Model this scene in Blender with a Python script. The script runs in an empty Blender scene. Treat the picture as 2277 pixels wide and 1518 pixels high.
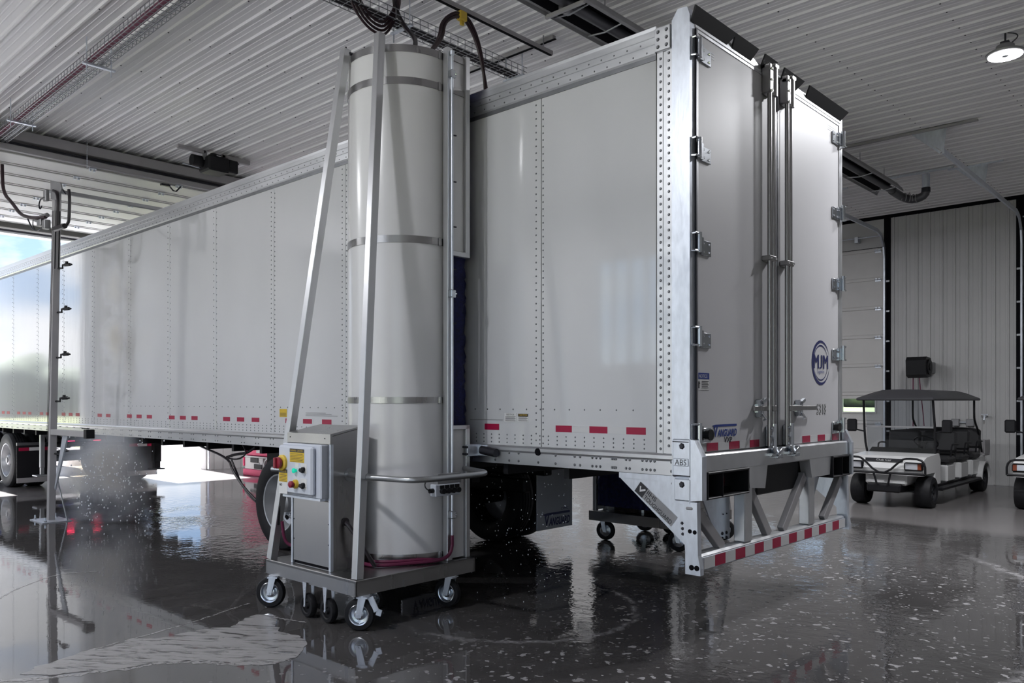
import bpy, bmesh, math, random
from mathutils import Vector, Matrix
PI = math.pi
random.seed(7)
S = bpy.context.scene
COL = S.collection

# ---------------------------------------------------------------- camera, sky, sun, lamps, exposure
cd = bpy.data.cameras.new('camera'); cam = bpy.data.objects.new('camera', cd); COL.objects.link(cam)
cam.location = (2.70, -4.64, 1.594); cam.rotation_euler = (math.radians(90), 0, math.radians(42.7))
cd.sensor_width = 36; cd.lens = 36 * 1796.0 / 2277.0; cd.shift_y = 133.9 / 2277.0; cd.clip_end = 600
S.camera = cam
W = bpy.data.worlds.new('sky'); S.world = W; W.use_nodes = True
nt = W.node_tree; nt.nodes.clear()
def wn(t, **k):
    n = nt.nodes.new(t)
    for a, b in k.items(): setattr(n, a, b)
    return n
tc = wn('ShaderNodeTexCoord'); sep = wn('ShaderNodeSeparateXYZ'); nt.links.new(tc.outputs['Generated'], sep.inputs[0])
rp = wn('ShaderNodeValToRGB'); nt.links.new(sep.outputs['Z'], rp.inputs[0])
e = rp.color_ramp.elements
e[0].position = 0.0; e[0].color = (.70, .80, .92, 1); e[1].position = .6; e[1].color = (.16, .34, .78, 1)
x = rp.color_ramp.elements.new(.16); x.color = (.42, .62, .95, 1)
mp = wn('ShaderNodeMapping'); mp.inputs['Scale'].default_value = (3, 3, 7); nt.links.new(tc.outputs['Generated'], mp.inputs[0])
nz = wn('ShaderNodeTexNoise'); nz.inputs['Scale'].default_value = 1.6; nz.inputs['Detail'].default_value = 6; nz.inputs['Roughness'].default_value = .55
nt.links.new(mp.outputs[0], nz.inputs['Vector'])
cr = wn('ShaderNodeValToRGB'); cr.color_ramp.elements[0].position = .43; cr.color_ramp.elements[1].position = .60
nt.links.new(nz.outputs[0], cr.inputs[0])
mx = wn('ShaderNodeMixRGB'); nt.links.new(cr.outputs[0], mx.inputs[0]); nt.links.new(rp.outputs[0], mx.inputs[1]); mx.inputs[2].default_value = (1.15, 1.16, 1.2, 1)
bg = wn('ShaderNodeBackground'); bg.inputs['Strength'].default_value = 1.2; nt.links.new(mx.outputs[0], bg.inputs[0])
wo = wn('ShaderNodeOutputWorld'); nt.links.new(bg.outputs[0], wo.inputs[0])
sd = bpy.data.lights.new('sun', 'SUN'); sun = bpy.data.objects.new('sun', sd); COL.objects.link(sun)
sd.energy = 28.0; sd.angle = .01; sd.color = (1, .985, .985)
sun.location = (-30, 0, 40); sun.rotation_euler = Vector((-.5, .05, .87)).to_track_quat('Z', 'Y').to_euler()
LAMP_W = 145.0                                       # each high bay lamp, see high_bay_light below
S.view_settings.view_transform = 'Standard'; S.view_settings.look = 'None'
S.view_settings.gamma = 1.0; S.view_settings.exposure = 0.3; S.view_settings.use_curve_mapping = False
cy = S.cycles
cy.max_bounces = 10; cy.diffuse_bounces = 5; cy.glossy_bounces = 6; cy.transparent_max_bounces = 12; cy.transmission_bounces = 6
cy.volume_bounces = 3; cy.use_denoising = True; cy.sample_clamp_indirect = 6; cy.volume_step_rate = 2.0; cy.caustics_reflective = False; cy.caustics_refractive = False

# ---------------------------------------------------------------- materials
def mat(name, col, rough=.5, metal=0.0, var=0.0, vs=6.0, bump=0.0, bs=40.0, stretch=(1, 1, 1), spec=.5, coat=0.0, emit=None, es=0.0, alpha=1.0, rvar=0.0):
    m = bpy.data.materials.new(name); m.use_nodes = True
    t = m.node_tree; b = t.nodes['Principled BSDF']
    b.inputs['Base Color'].default_value = (*col, 1); b.inputs['Roughness'].default_value = rough; b.inputs['Metallic'].default_value = metal
    b.inputs['Specular IOR Level'].default_value = spec; b.inputs['Coat Weight'].default_value = coat; b.inputs['Coat Roughness'].default_value = .05
    b.inputs['Alpha'].default_value = alpha
    if emit: b.inputs['Emission Color'].default_value = (*emit, 1); b.inputs['Emission Strength'].default_value = es
    if var or bump or rvar:
        c = t.nodes.new('ShaderNodeTexCoord'); mp = t.nodes.new('ShaderNodeMapping'); mp.inputs['Scale'].default_value = stretch
        t.links.new(c.outputs['Object'], mp.inputs[0])
    if var or rvar:
        n = t.nodes.new('ShaderNodeTexNoise'); n.inputs['Scale'].default_value = vs; n.inputs['Detail'].default_value = 5
        t.links.new(mp.outputs[0], n.inputs['Vector'])
    if var:
        r = t.nodes.new('ShaderNodeValToRGB'); r.color_ramp.elements[0].position = .3; r.color_ramp.elements[1].position = .7
        r.color_ramp.elements[0].color = (*[v * (1 - var) for v in col], 1); r.color_ramp.elements[1].color = (*[min(1, v * (1 + var)) for v in col], 1)
        t.links.new(n.outputs[0], r.inputs[0]); t.links.new(r.outputs[0], b.inputs['Base Color'])
    if rvar:
        q = t.nodes.new('ShaderNodeMapRange'); q.inputs[1].default_value = .3; q.inputs[2].default_value = .7
        q.inputs[3].default_value = max(.02, rough - rvar); q.inputs[4].default_value = rough + rvar
        t.links.new(n.outputs[0], q.inputs[0]); t.links.new(q.outputs[0], b.inputs['Roughness'])
    if bump:
        n2 = t.nodes.new('ShaderNodeTexNoise'); n2.inputs['Scale'].default_value = bs; n2.inputs['Detail'].default_value = 3
        t.links.new(mp.outputs[0], n2.inputs['Vector'])
        bp = t.nodes.new('ShaderNodeBump'); bp.inputs['Strength'].default_value = bump; bp.inputs['Distance'].default_value = .01
        t.links.new(n2.outputs[0], bp.inputs['Height']); t.links.new(bp.outputs[0], b.inputs['Normal'])
    return m
M = {}
M['panel'] = mat('white_trailer_skin', (.60, .61, .63), .07, 0, .03, 1.2, .012, 2.0, (1, 1, .4), spec=1.0, coat=1.0)
M['panelwet'] = mat('wet_trailer_skin', (.60, .61, .63), .10, 0, .10, 5, .16, 9.0, (1, 1, .09), spec=1.0, coat=1.0)
M['door'] = mat('grey_white_door_skin', (.56, .555, .575), .48, 0, .03, 1.0, spec=.3)
M['alu'] = mat('aluminium', (.64, .65, .67), .34, .85, .05, 9, .03, 60, (.25, 1, 1), rvar=.05)
M['aludark'] = mat('dull_aluminium_lip', (.22, .225, .24), .4, .8, .1, 8)
M['galv'] = mat('galvanised_steel', (.68, .72, .79), .36, .75, .08, 30, .05, 40, (1, 1, .35), rvar=.06)
M['steel'] = mat('stainless_steel', (.38, .375, .375), .30, 1.0, .05, 4, .03, 90, (1, 1, .06), rvar=.06)
M['chrome'] = mat('bright_zinc', (.58, .61, .65), .22, 1.0, .05, 20)
M['rivet'] = mat('shaded_dirty_rivet', (.20, .205, .22), .4, .6)  # grey darkened for the shading and dirt on the rivet heads
M['bolt'] = mat('dark_bolt', (.05, .05, .06), .4, .7)
M['post'] = mat('brushed_aluminium_post', (.56, .565, .58), .36, .9, .03, 6, .02, 80, (1, 1, .08))
M['black'] = mat('black_plastic', (.009, .009, .011), .45, spec=.3)
M['matt'] = mat('black_matt_liner', (.006, .006, .008), .85, spec=.1)
M['rubber'] = mat('tyre_rubber', (.010, .010, .012), .6, 0, .2, 30, .1, 80, spec=.3)
M['greyrubber'] = mat('grey_rubber', (.07, .07, .08), .6)
M['frame'] = mat('black_chassis_paint', (.008, .008, .010), .5, spec=.3)
M['rim'] = mat('silver_wheel_paint', (.40, .41, .43), .32, .5, .08, 6)
M['red'] = mat('red_reflector', (.34, .008, .05), .35, spec=.4)
M['whitetape'] = mat('white_reflector', (.60, .60, .61), .3, spec=.6)
M['blue'] = mat('blue_decal', (.02, .045, .24), .35)
M['navy'] = mat('navy_decal', (.02, .025, .12), .35)
M['ink'] = mat('black_print', (.02, .02, .025), .4)
M['white'] = mat('white_label', (.66, .66, .66), .4)
M['yellow'] = mat('yellow_label', (.62, .42, .02), .45)
M['cover'] = mat('white_drum_plastic', (.66, .66, .67), .22, 0, .02, 2, spec=.5)
M['brush'] = mat('blue_brush_foam', (.004, .006, .06), .7, 0, .4, 40, .5, 60)
M['enc'] = mat('light_grey_enclosure', (.56, .59, .66), .4)
M['green'] = mat('green_lamp', (.0, .35, .22), .25, emit=(.0, .6, .4), es=.5)
M['redknob'] = mat('red_knob', (.26, .012, .03), .35)
M['yel'] = mat('yellow_ring', (.65, .45, .05), .4)
M['hose'] = mat('dark_red_hose', (.13, .012, .05), .45)
M['mhose'] = mat('maroon_black_hose', (.020, .005, .010), .45)
M['bhose'] = mat('black_hose', (.014, .010, .014), .4)
M['ceil'] = mat('white_liner_metal', (.80, .79, .80), .33, 0, .03, 2, .03, 6, (.3, 1, 1), spec=.5, rvar=.05)
M['wall'] = mat('grey_white_wall_metal', (.50, .50, .50), .42, 0, .03, 2, .02, 10)
M['secdoor'] = mat('beige_white_door_section', (.62, .61, .60), .45, 0, .03, 3, .03, 30)
M['beam'] = mat('painted_grey_beam', (.36, .35, .36), .45, .1, .05, 3)
M['wire'] = mat('zinc_wire', (.35, .36, .38), .4, .8)
M['heater'] = mat('dark_heater_metal', (.10, .10, .11), .45, .6, .1, 6)
M['hood'] = mat('dull_heater_hood', (.30, .30, .31), .45, .6, .1, 6)
M['cart'] = mat('white_cart_body', (.60, .60, .60), .3, spec=.5)
M['seat'] = mat('black_vinyl', (.02, .02, .022), .55)
M['roofc'] = mat('black_cart_canopy', (.035, .035, .04), .5)
M['redm'] = mat('red_machine_paint', (.75, .04, .16), .4)
M['tail'] = mat('dark_red_lens', (.10, .004, .008), .2)
M['taillit'] = mat('lit_tail_lamp', (.6, .02, .06), .3, emit=(1, .03, .12), es=5)
M['lens'] = mat('lamp_lens', (1, 1, 1), .3, emit=(1, .98, 1), es=9)
M['clear'] = mat('clear_lens', (.55, .56, .6), .1, .2)
M['amber'] = mat('amber_lens', (.22, .05, .02), .3)
M['concrete'] = mat('pale_concrete', (.50, .50, .505), .8, 0, .08, 3)
M['gravel'] = mat('reddish_road', (.12, .112, .118), .9, 0, .1, 5)
M['lawn'] = mat('lawn_grass', (.13, .145, .06), .9, 0, .2, 1)
M['leaf'] = mat('hazed_tree_leaf', (.085, .11, .075), .8, 0, .3, .6)  # leaf green lightened, distance haze put into the colour
M['chromepipe'] = mat('grey_rail_pipe', (.40, .41, .42), .3, .9)
def glassmat(name, tint=(.9, .95, .97), a=.85):
    m = bpy.data.materials.new(name); m.use_nodes = True; t = m.node_tree; t.nodes.clear()
    o = t.nodes.new('ShaderNodeOutputMaterial'); mix = t.nodes.new('ShaderNodeMixShader'); tr = t.nodes.new('ShaderNodeBsdfTransparent'); g = t.nodes.new('ShaderNodeBsdfGlossy'); f = t.nodes.new('ShaderNodeFresnel')
    f.inputs[0].default_value = 1.45; g.inputs['Roughness'].default_value = .03; tr.inputs[0].default_value = (*tint, 1)
    t.links.new(f.outputs[0], mix.inputs[0]); t.links.new(tr.outputs[0], mix.inputs[1]); t.links.new(g.outputs[0], mix.inputs[2]); t.links.new(mix.outputs[0], o.inputs[0])
    return m
M['glass'] = glassmat('window_glass')
M['shield'] = glassmat('cart_windshield', (.82, .84, .86))

# ---------------------------------------------------------------- mesh builder
ORG = {}
class MB:
    def __init__(s): s.v = []; s.f = []
    def add(s, vs, fs):
        k = len(s.v); s.v += [tuple(p) for p in vs]; s.f += [tuple(i + k for i in f) for f in fs]; return s
    def box(s, x0, x1, y0, y1, z0, z1, c=0):
        x0, x1 = min(x0, x1), max(x0, x1); y0, y1 = min(y0, y1), max(y0, y1); z0, z1 = min(z0, z1), max(z0, z1)
        return s.ob(((x0 + x1) / 2, (y0 + y1) / 2, (z0 + z1) / 2), ((x1 - x0) / 2, (y1 - y0) / 2, (z1 - z0) / 2), None, c)
    def ob(s, ctr, h, R=None, c=0):
        ctr = Vector(ctr); R = R or Matrix.Identity(3); hx, hy, hz = h
        if c <= 0 or c >= min(h):
            P = [(sx * hx, sy * hy, sz * hz) for sx in (-1, 1) for sy in (-1, 1) for sz in (-1, 1)]
            F = [(0, 1, 3, 2), (4, 6, 7, 5), (0, 4, 5, 1), (2, 3, 7, 6), (0, 2, 6, 4), (1, 5, 7, 3)]
            return s.add([ctr + R @ Vector(p) for p in P], F)
        P = []; ix = {}
        for sx in (-1, 1):
            for sy in (-1, 1):
                for sz in (-1, 1):
                    for a in range(3):
                        p = [sx * (hx - c), sy * (hy - c), sz * (hz - c)]; p[a] = (sx * hx, sy * hy, sz * hz)[a]
                        ix[(sx, sy, sz, a)] = len(P); P.append(ctr + R @ Vector(p))
        F = []
        for a in range(3):
            b, d = (a + 1) % 3, (a + 2) % 3
            for sg in (-1, 1):
                q = []
                for u, w in ((-1, -1), (1, -1), (1, 1), (-1, 1)):
                    k = [0, 0, 0]; k[a] = sg; k[b] = u; k[d] = w; q.append(ix[(*k, a)])
                F.append(tuple(q))
            for u in (-1, 1):
                for w in (-1, 1):
                    k0 = [0, 0, 0]; k0[b] = u; k0[d] = w; k1 = list(k0); k0[a] = -1; k1[a] = 1
                    F.append((ix[(*k0, b)], ix[(*k1, b)], ix[(*k1, d)], ix[(*k0, d)]))
        for sx in (-1, 1):
            for sy in (-1, 1):
                for sz in (-1, 1): F.append(tuple(ix[(sx, sy, sz, a)] for a in range(3)))
        return s.add(P, F)
    def bar(s, p, q, w, h, up=(0, 0, 1), c=0):
        p, q = Vector(p), Vector(q); d = (q - p); L = d.length; d.normalize(); u = Vector(up)
        if abs(d.dot(u)) > .98: u = Vector((1, 0, 0))
        r = d.cross(u).normalized(); u = r.cross(d)
        return s.ob((p + q) / 2, (w / 2, L / 2, h / 2), Matrix((r, d, u)).transposed(), c)
    def ring(s, c, ax, r, n, ph=0):
        ax = Vector(ax).normalized(); a = ax.orthogonal().normalized(); b = ax.cross(a); c = Vector(c)
        return [c + a * (r * math.cos(ph + 2 * PI * i / n)) + b * (r * math.sin(ph + 2 * PI * i / n)) for i in range(n)]
    def cyl(s, p, q, r0, r1=None, n=16):
        p, q = Vector(p), Vector(q); r1 = r0 if r1 is None else r1
        A = s.ring(p, q - p, r0, n); B = s.ring(q, q - p, r1, n)
        return s.add(A + B, [(i, (i + 1) % n, n + (i + 1) % n, n + i) for i in range(n)] + [tuple(range(n))[::-1], tuple(range(n, 2 * n))])
    def lathe(s, prof, c, ax, n=32, close=False):
        ax = Vector(ax).normalized(); c = Vector(c); V = []; F = []
        for r, h in prof: V += s.ring(c + ax * h, ax, max(r, 1e-4), n)
        m = len(prof)
        for j in range(m if close else m - 1):
            k = (j + 1) % m
            F += [(j * n + i, j * n + (i + 1) % n, k * n + (i + 1) % n, k * n + i) for i in range(n)]
        if not close and prof[-1][0] < .02: F += [tuple(range((m - 1) * n, m * n))]
        return s.add(V, F)
    def tube(s, pts, r, n=8, smooth=0):
        P = [Vector(p) for p in pts]
        for _ in range(smooth):
            Q = [P[0]]
            for a, b in zip(P, P[1:]): Q += [a * .75 + b * .25, a * .25 + b * .75]
            P = Q + [P[-1]]
        V = []; F = []; u = None
        for i, p in enumerate(P):
            d = (P[min(i + 1, len(P) - 1)] - P[max(i - 1, 0)]).normalized()
            if u is None: u = d.orthogonal().normalized()
            u = (u - d * u.dot(d)).normalized(); w = d.cross(u)
            V += [p + u * (r * math.cos(2 * PI * k / n)) + w * (r * math.sin(2 * PI * k / n)) for k in range(n)]
        m = len(P)
        for j in range(m - 1): F += [(j * n + i, j * n + (i + 1) % n, (j + 1) * n + (i + 1) % n, (j + 1) * n + i) for i in range(n)]
        F += [tuple(range(n))[::-1], tuple(range((m - 1) * n, m * n))]
        return s.add(V, F)
    def prism(s, poly, ax, a0, a1):
        k = 'xyz'.index(ax); V = []
        for a in (a0, a1):
            for u, w in poly: p = [u, w]; p.insert(k, a); V.append(p)
        n = len(poly)
        return s.add(V, [tuple(range(n)), tuple(range(n, 2 * n))] + [(i, (i + 1) % n, n + (i + 1) % n, n + i) for i in range(n)])
    def dome(s, p, ax, r, h):
        p = Vector(p); ax = Vector(ax); n = 6
        A = s.ring(p, ax, r, n); B = s.ring(p + ax * h * .75, ax, r * .62, n)
        return s.add(A + B, [(i, (i + 1) % n, n + (i + 1) % n, n + i) for i in range(n)] + [tuple(range(n, 2 * n))])
    def build(s, name, m, parent=None, smooth=None, kind=None, label=None, recalc=True):
        o = ORG.get(parent.name, Vector()) if parent else Vector()
        me = bpy.data.meshes.new(name); me.from_pydata([(a - o[0], b - o[1], c - o[2]) for a, b, c in s.v], [], s.f)
        if recalc:
            bm = bmesh.new(); bm.from_mesh(me); bmesh.ops.recalc_face_normals(bm, faces=bm.faces); bm.to_mesh(me); bm.free()
        if smooth is not None:
            me.shade_smooth()
            if smooth: me.set_sharp_from_angle(angle=math.radians(smooth))
        me.materials.append(M[m] if isinstance(m, str) else m)
        ob = bpy.data.objects.new(name, me); COL.objects.link(ob)
        if parent: ob.parent = parent; ORG[ob.name] = o
        else: ORG[ob.name] = Vector()
        if kind: ob['kind'] = kind
        if label: ob['label'] = label
        return ob
def tag(o, label, cat, group=None, kind=None):
    o['label'] = label; o['category'] = cat
    if group: o['group'] = group
    if kind: o['kind'] = kind
    return o
def thing(name, label, cat, loc, group=None, local=False, rz=0):
    o = bpy.data.objects.new(name, None); COL.objects.link(o); o.location = loc; o.rotation_euler = (0, 0, rz); o.empty_display_size = .2
    ORG[o.name] = Vector() if local else Vector(loc)
    return tag(o, label, cat, group)
def struct(name):
    o = bpy.data.objects.new(name, None); COL.objects.link(o); ORG[o.name] = Vector(); o['kind'] = 'structure'; return o
def copy_tree(o, parent=None):
    c = o.copy(); COL.objects.link(c)
    if parent: c.parent = parent
    for ch in o.children: copy_tree(ch, c)
    return c
def inst(src, name, parent, off=(0, 0, 0), rz=0):
    c = bpy.data.objects.new(name, src.data); COL.objects.link(c); c.parent = parent; c.location = off; c.rotation_euler = (0, 0, rz); ORG[c.name] = ORG.get(parent.name, Vector()); return c
def text(name, body, Wd, Ht, p, ux, uz, m, parent, shear=0, off=0.0, depth=.001, label=None):
    cu = bpy.data.curves.new('t', 'FONT'); cu.body = body; cu.size = 1; cu.resolution_u = 3; cu.offset = off; cu.shear = shear; cu.extrude = .0
    o = bpy.data.objects.new('t', cu); COL.objects.link(o)
    dg = bpy.context.evaluated_depsgraph_get(); dg.update()
    me = bpy.data.meshes.new_from_object(o.evaluated_get(dg)); bpy.data.objects.remove(o); bpy.data.curves.remove(cu)
    xs = [v.co.x for v in me.vertices]; ys = [v.co.y for v in me.vertices]
    x0, x1, y0, y1 = min(xs), max(xs), min(ys), max(ys)
    ux, uz = Vector(ux).normalized(), Vector(uz).normalized(); n = ux.cross(uz); o0 = ORG.get(parent.name, Vector())
    for v in me.vertices: v.co = Vector(p) + ux * ((v.co.x - x0) / (x1 - x0) * Wd) + uz * ((v.co.y - y0) / (y1 - y0) * Ht) + n * depth - o0
    me.name = name; me.materials.clear(); me.materials.append(M[m])
    ob = bpy.data.objects.new(name, me); COL.objects.link(ob); ob.parent = parent; ORG[ob.name] = o0
    if label: ob['label'] = label
    return ob

# ---------------------------------------------------------------- setting
XL, XR, YB, YF, ZC = -15.4, 8.0, 12.95, -8.0, 5.47
def floor_material():
    m = bpy.data.materials.new('wet_concrete_floor'); m.use_nodes = True; t = m.node_tree; b = t.nodes['Principled BSDF']; L = t.links.new
    def N(ty, **k):
        n = t.nodes.new(ty)
        for a, v in k.items():
            if a.startswith('i_'): n.inputs[int(a[2:])].default_value = v
            else: setattr(n, a, v)
        return n
    def math_(op, a, c=None, d=None, clamp=False):
        n = N('ShaderNodeMath', operation=op, use_clamp=clamp)
        for i, q in enumerate((a, c, d)):
            if q is None: continue
            if hasattr(q, 'links'): L(q, n.inputs[i])
            else: n.inputs[i].default_value = q
        return n.outputs[0]
    def ramp(v, lo, hi, a=0.0, z=1.0):
        n = N('ShaderNodeMapRange', interpolation_type='SMOOTHSTEP'); L(v, n.inputs[0]); n.inputs[1].default_value = lo; n.inputs[2].default_value = hi; n.inputs[3].default_value = a; n.inputs[4].default_value = z
        return n.outputs[0]
    def noise(vec, sc, det=4, ro=.5):
        n = N('ShaderNodeTexNoise'); L(vec, n.inputs['Vector']); n.inputs['Scale'].default_value = sc; n.inputs['Detail'].default_value = det; n.inputs['Roughness'].default_value = ro; return n.outputs[0]
    g = N('ShaderNodeTexCoord').outputs['Object']; sp = N('ShaderNodeSeparateXYZ'); L(g, sp.inputs[0]); X, Y = sp.outputs[0], sp.outputs[1]
    big = noise(g, .5, 4); med = noise(g, 3, 5, .6); fine = noise(g, 14, 4, .6)
    # dry end of the bay, beyond the wet edge
    yy = math_('ADD', Y, math_('MULTIPLY', math_('SUBTRACT', big, .5), 2.2))
    dry = math_('MAXIMUM', math_('MULTIPLY', ramp(yy, 6.2, 6.8), ramp(X, -2.6, -2.0)), ramp(math_('ADD', X, med), -11.5, -12.3))  # pale dry floor at the opening, lightened to bounce sunlight upwards
    # soap flecks: cells of a voronoi, thinned by noise, on the floor behind the trailer
    vo = N('ShaderNodeTexVoronoi', feature='F1'); vo.inputs['Scale'].default_value = 13.0; vo.inputs['Randomness'].default_value = 1.0
    wv = N('ShaderNodeMixRGB', blend_type='ADD'); wv.inputs[0].default_value = .13; L(g, wv.inputs[1])
    nc = N('ShaderNodeTexNoise'); nc.inputs['Scale'].default_value = 14; L(g, nc.inputs['Vector']); L(nc.outputs['Color'], wv.inputs[2]); L(wv.outputs[0], vo.inputs['Vector'])
    wn_ = N('ShaderNodeSeparateXYZ'); L(vo.outputs['Color'], wn_.inputs[0])
    rad = math_('MULTIPLY', math_('POWER', wn_.outputs[0], 1.15), .34)
    fl = math_('LESS_THAN', vo.outputs['Distance'], rad)
    dens = ramp(noise(g, 1.3, 3), .24, .40)
    area = math_('MULTIPLY', math_('MULTIPLY', ramp(X, -1.6, -.5), ramp(Y, 4.6, 3.2)), 1.0)
    fl = math_('MULTIPLY', math_('MULTIPLY', fl, dens), area)
    # finer froth spread behind the bumper
    v2 = N('ShaderNodeTexVoronoi', feature='F1'); v2.inputs['Scale'].default_value = 26.0; L(g, v2.inputs['Vector'])
    s2 = N('ShaderNodeSeparateXYZ'); L(v2.outputs['Color'], s2.inputs[0])
    f2 = math_('MULTIPLY', math_('LESS_THAN', v2.outputs['Distance'], math_('MULTIPLY', math_('POWER', s2.outputs[1], 3.0), .38)), math_('MULTIPLY', ramp(noise(g, 2.2, 3), .36, .5), math_('MULTIPLY', ramp(X, -2.4, -1.2), ramp(Y, 5.2, 3.0))))
    # a soap edge left in an arc round the rear axle, and one by the carts
    def arc(cx, cy_, r, w, gain):
        dx = math_('SUBTRACT', X, cx); dy = math_('SUBTRACT', Y, cy_)
        d = math_('SQRT', math_('ADD', math_('MULTIPLY', dx, dx), math_('MULTIPLY', dy, dy)))
        d = math_('ADD', d, math_('MULTIPLY', math_('SUBTRACT', med, .5), .25))
        e_ = ramp(math_('ABSOLUTE', math_('SUBTRACT', d, r)), w, 0.0)
        return math_('MULTIPLY', e_, gain), d
    a1, d1 = arc(-1.55, .0, .95, .05, .55); a1 = math_('MULTIPLY', math_('MULTIPLY', a1, ramp(X, -1.9, -1.2)), ramp(fine, .3, .6))
    a2, d2 = arc(-2.4, 1.6, 4.2, .10, .7); a2 = math_('MULTIPLY', math_('MULTIPLY', a2, ramp(X, .2, 1.0)), ramp(fine, .38, .55))
    foam = math_('MAXIMUM', math_('MAXIMUM', math_('MULTIPLY', fl, .85), math_('MULTIPLY', f2, .5)), math_('MAXIMUM', a1, a2), clamp=True)
    # colour
    c1 = N('ShaderNodeMixRGB'); c1.inputs[1].default_value = (.040, .038, .038, 1); c1.inputs[2].default_value = (.105, .100, .100, 1); L(med, c1.inputs[0])
    c2 = N('ShaderNodeMixRGB'); L(dry, c2.inputs[0]); L(c1.outputs[0], c2.inputs[1]); c2.inputs[2].default_value = (.17, .16, .16, 1)
    c3 = N('ShaderNodeMixRGB'); L(foam, c3.inputs[0]); L(c2.outputs[0], c3.inputs[1]); c3.inputs[2].default_value = (.35, .34, .35, 1); L(c3.outputs[0], b.inputs['Base Color'])
    # gloss: standing water almost a mirror, damp concrete duller, froth matt
    r0 = ramp(big, .35, .65, .015, .05)
    r1 = math_('ADD', math_('MULTIPLY', math_('SUBTRACT', 1.0, dry), r0), math_('MULTIPLY', dry, .22))
    r2 = math_('ADD', r1, math_('MULTIPLY', foam, .45)); L(r2, b.inputs['Roughness'])
    b.inputs['Specular IOR Level'].default_value = .62
    # ripples, stronger where water is running under the trailer
    rp_ = math_('ADD', noise(g, 9, 2), math_('MULTIPLY', noise(g, 30, 2), .35))
    run = math_('ADD', math_('MULTIPLY', ramp(noise(g, .8, 2), .36, .58), math_('MULTIPLY', ramp(X, -11, -8), ramp(Y, -1.6, .8))), .05)
    run = math_('MULTIPLY', run, ramp(X, -3.0, -5.0, .65, 1.7))
    run = math_('MULTIPLY', run, math_('SUBTRACT', 1.0, math_('MULTIPLY', dry, .8)))
    lap = math_('MULTIPLY', math_('MULTIPLY', ramp(X, -4.6, -3.6), ramp(X, .3, -.6)), math_('MULTIPLY', ramp(Y, 1.0, 2.2), ramp(Y, 6.2, 5.2)))
    run = math_('ADD', run, math_('MULTIPLY', lap, .22))
    bp = N('ShaderNodeBump'); bp.inputs['Distance'].default_value = .006; L(rp_, bp.inputs['Height']); L(run, bp.inputs['Strength']); L(bp.outputs[0], b.inputs['Normal'])
    return m
M['floor'] = floor_material()
MB().box(XL - .3, XR, YF, YB + .2, -.12, 0).build('floor', 'floor', kind='structure')

# outside
MB().box(-19, XL - .3, -30, 40, -.14, -.015).box(XL - .3, .3, -20, YF - .2, -.14, -.015).build('apron', 'concrete', kind='structure')  # unseen slab outside the front wall put there to bounce sunlight inside
MB().box(-27.7, -19, -120, 160, -.14, -.02).box(.3, 30, -20, YF - .2, -.14, -.02).build('road', 'gravel', kind='structure')  # unseen strip outside the front wall, kept grey for neutral bounce light
MB().box(-300, -27.7, -200, 320, -.15, -.02).box(-19, 300, YB + .5, 320, -.15, -.02).box(-19, .3, -220, -20, -.15, -.02).box(.3, 300, -220, -20, -.15, -.02).build('lawn', 'lawn', kind='structure')
tb = MB()
ico = bmesh.new(); bmesh.ops.create_icosphere(ico, subdivisions=2, radius=1); IV = [v.co.copy() for v in ico.verts]; IF = [tuple(v.index for v in f.verts) for f in ico.faces]; ico.free()
def blob(b, c, r, h):
    b.add([(c[0] + v.x * r * random.uniform(.75, 1.2), c[1] + v.y * r * random.uniform(.75, 1.2), c[2] + max(v.z, -.75) * h * random.uniform(.75, 1.2)) for v in IV], IF)
for i in range(170):
    dg = 60 + i * 1.6; a = math.radians(dg + random.uniform(-.5, .5)); far = dg < 150; d = random.uniform(250, 275) if far else random.uniform(88, 104); h = random.uniform(4.5, 7.5) if far else random.uniform(2.4, 4.6)
    blob(tb, (math.cos(a) * d, math.sin(a) * d, h * .7), random.uniform(6.0, 9.0) if far else random.uniform(2.2, 4.2), h)
tl = tb.build('treeline', 'leaf', kind='stuff', smooth=60, recalc=False); tag(tl, 'green treeline far beyond the lawn outside', 'trees', kind='stuff')

# ceiling of ribbed liner sheets
ceil = struct('ceiling')
def rib_profile(n, p, h, flutes=True):
    P = []
    for i in range(n):
        o = i * p
        P += [(o, 0), (o + .018, 0), (o + .030, -h), (o + .052, -h), (o + .064, 0)]
        if flutes: P += [(o + .110, 0), (o + .114, -.004), (o + .124, -.004), (o + .128, 0), (o + .168, 0), (o + .172, -.004), (o + .182, -.004), (o + .186, 0)]
    return P + [(n * p - .002, 0)]
SW = .2286
pr = rib_profile(4, SW, .020); sheet = MB()
n = len(pr)
sheet.add([(XL, u, ZC + w) for u, w in pr] + [(XR, u, ZC + w) for u, w in pr], [(i, i + 1, n + i + 1, n + i) for i in range(n - 1)])
s0 = sheet.build('ceiling_panel', 'ceil', ceil, recalc=False); s0.location = (0, YF, 0)
for k in range(1, 23): inst(s0, 'ceiling_panel', ceil, (0, YF + k * .9144, 0))
sc = MB()
for k in range(28, 90):
    for x in [-14.2 + i * 1.22 for i in range(16)]: sc.dome((x, YF + k * SW + .041, ZC - .020), (0, 0, -1), .010, .008)
sc.build('screws', 'bolt', ceil, kind='stuff')
MB().box(XL - .3, XR + .3, YF - .3, YB + .3, ZC + .04, ZC + .16).build('roof_deck', 'wall', ceil)

# walls
wl = MB(); wl.box(XL - .2, XL, YF, -1.74, 0, ZC).box(XL - .2, XL, 4.4, YB, 0, ZC).box(XL - .2, XL, -1.74, 4.4, 4.93, ZC)
wl = wl.build('wall_left', 'wall', kind='structure')
tj = MB(); tj.box(XL - .23, XL + .03, 4.385, 4.52, 0, 4.95).box(XL - .23, XL + .03, -1.86, -1.725, 0, 4.95).box(XL - .23, XL + .03, -1.86, 4.52, 4.915, 5.03)
tj.build('trim_1', 'secdoor', kind='structure')
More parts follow.
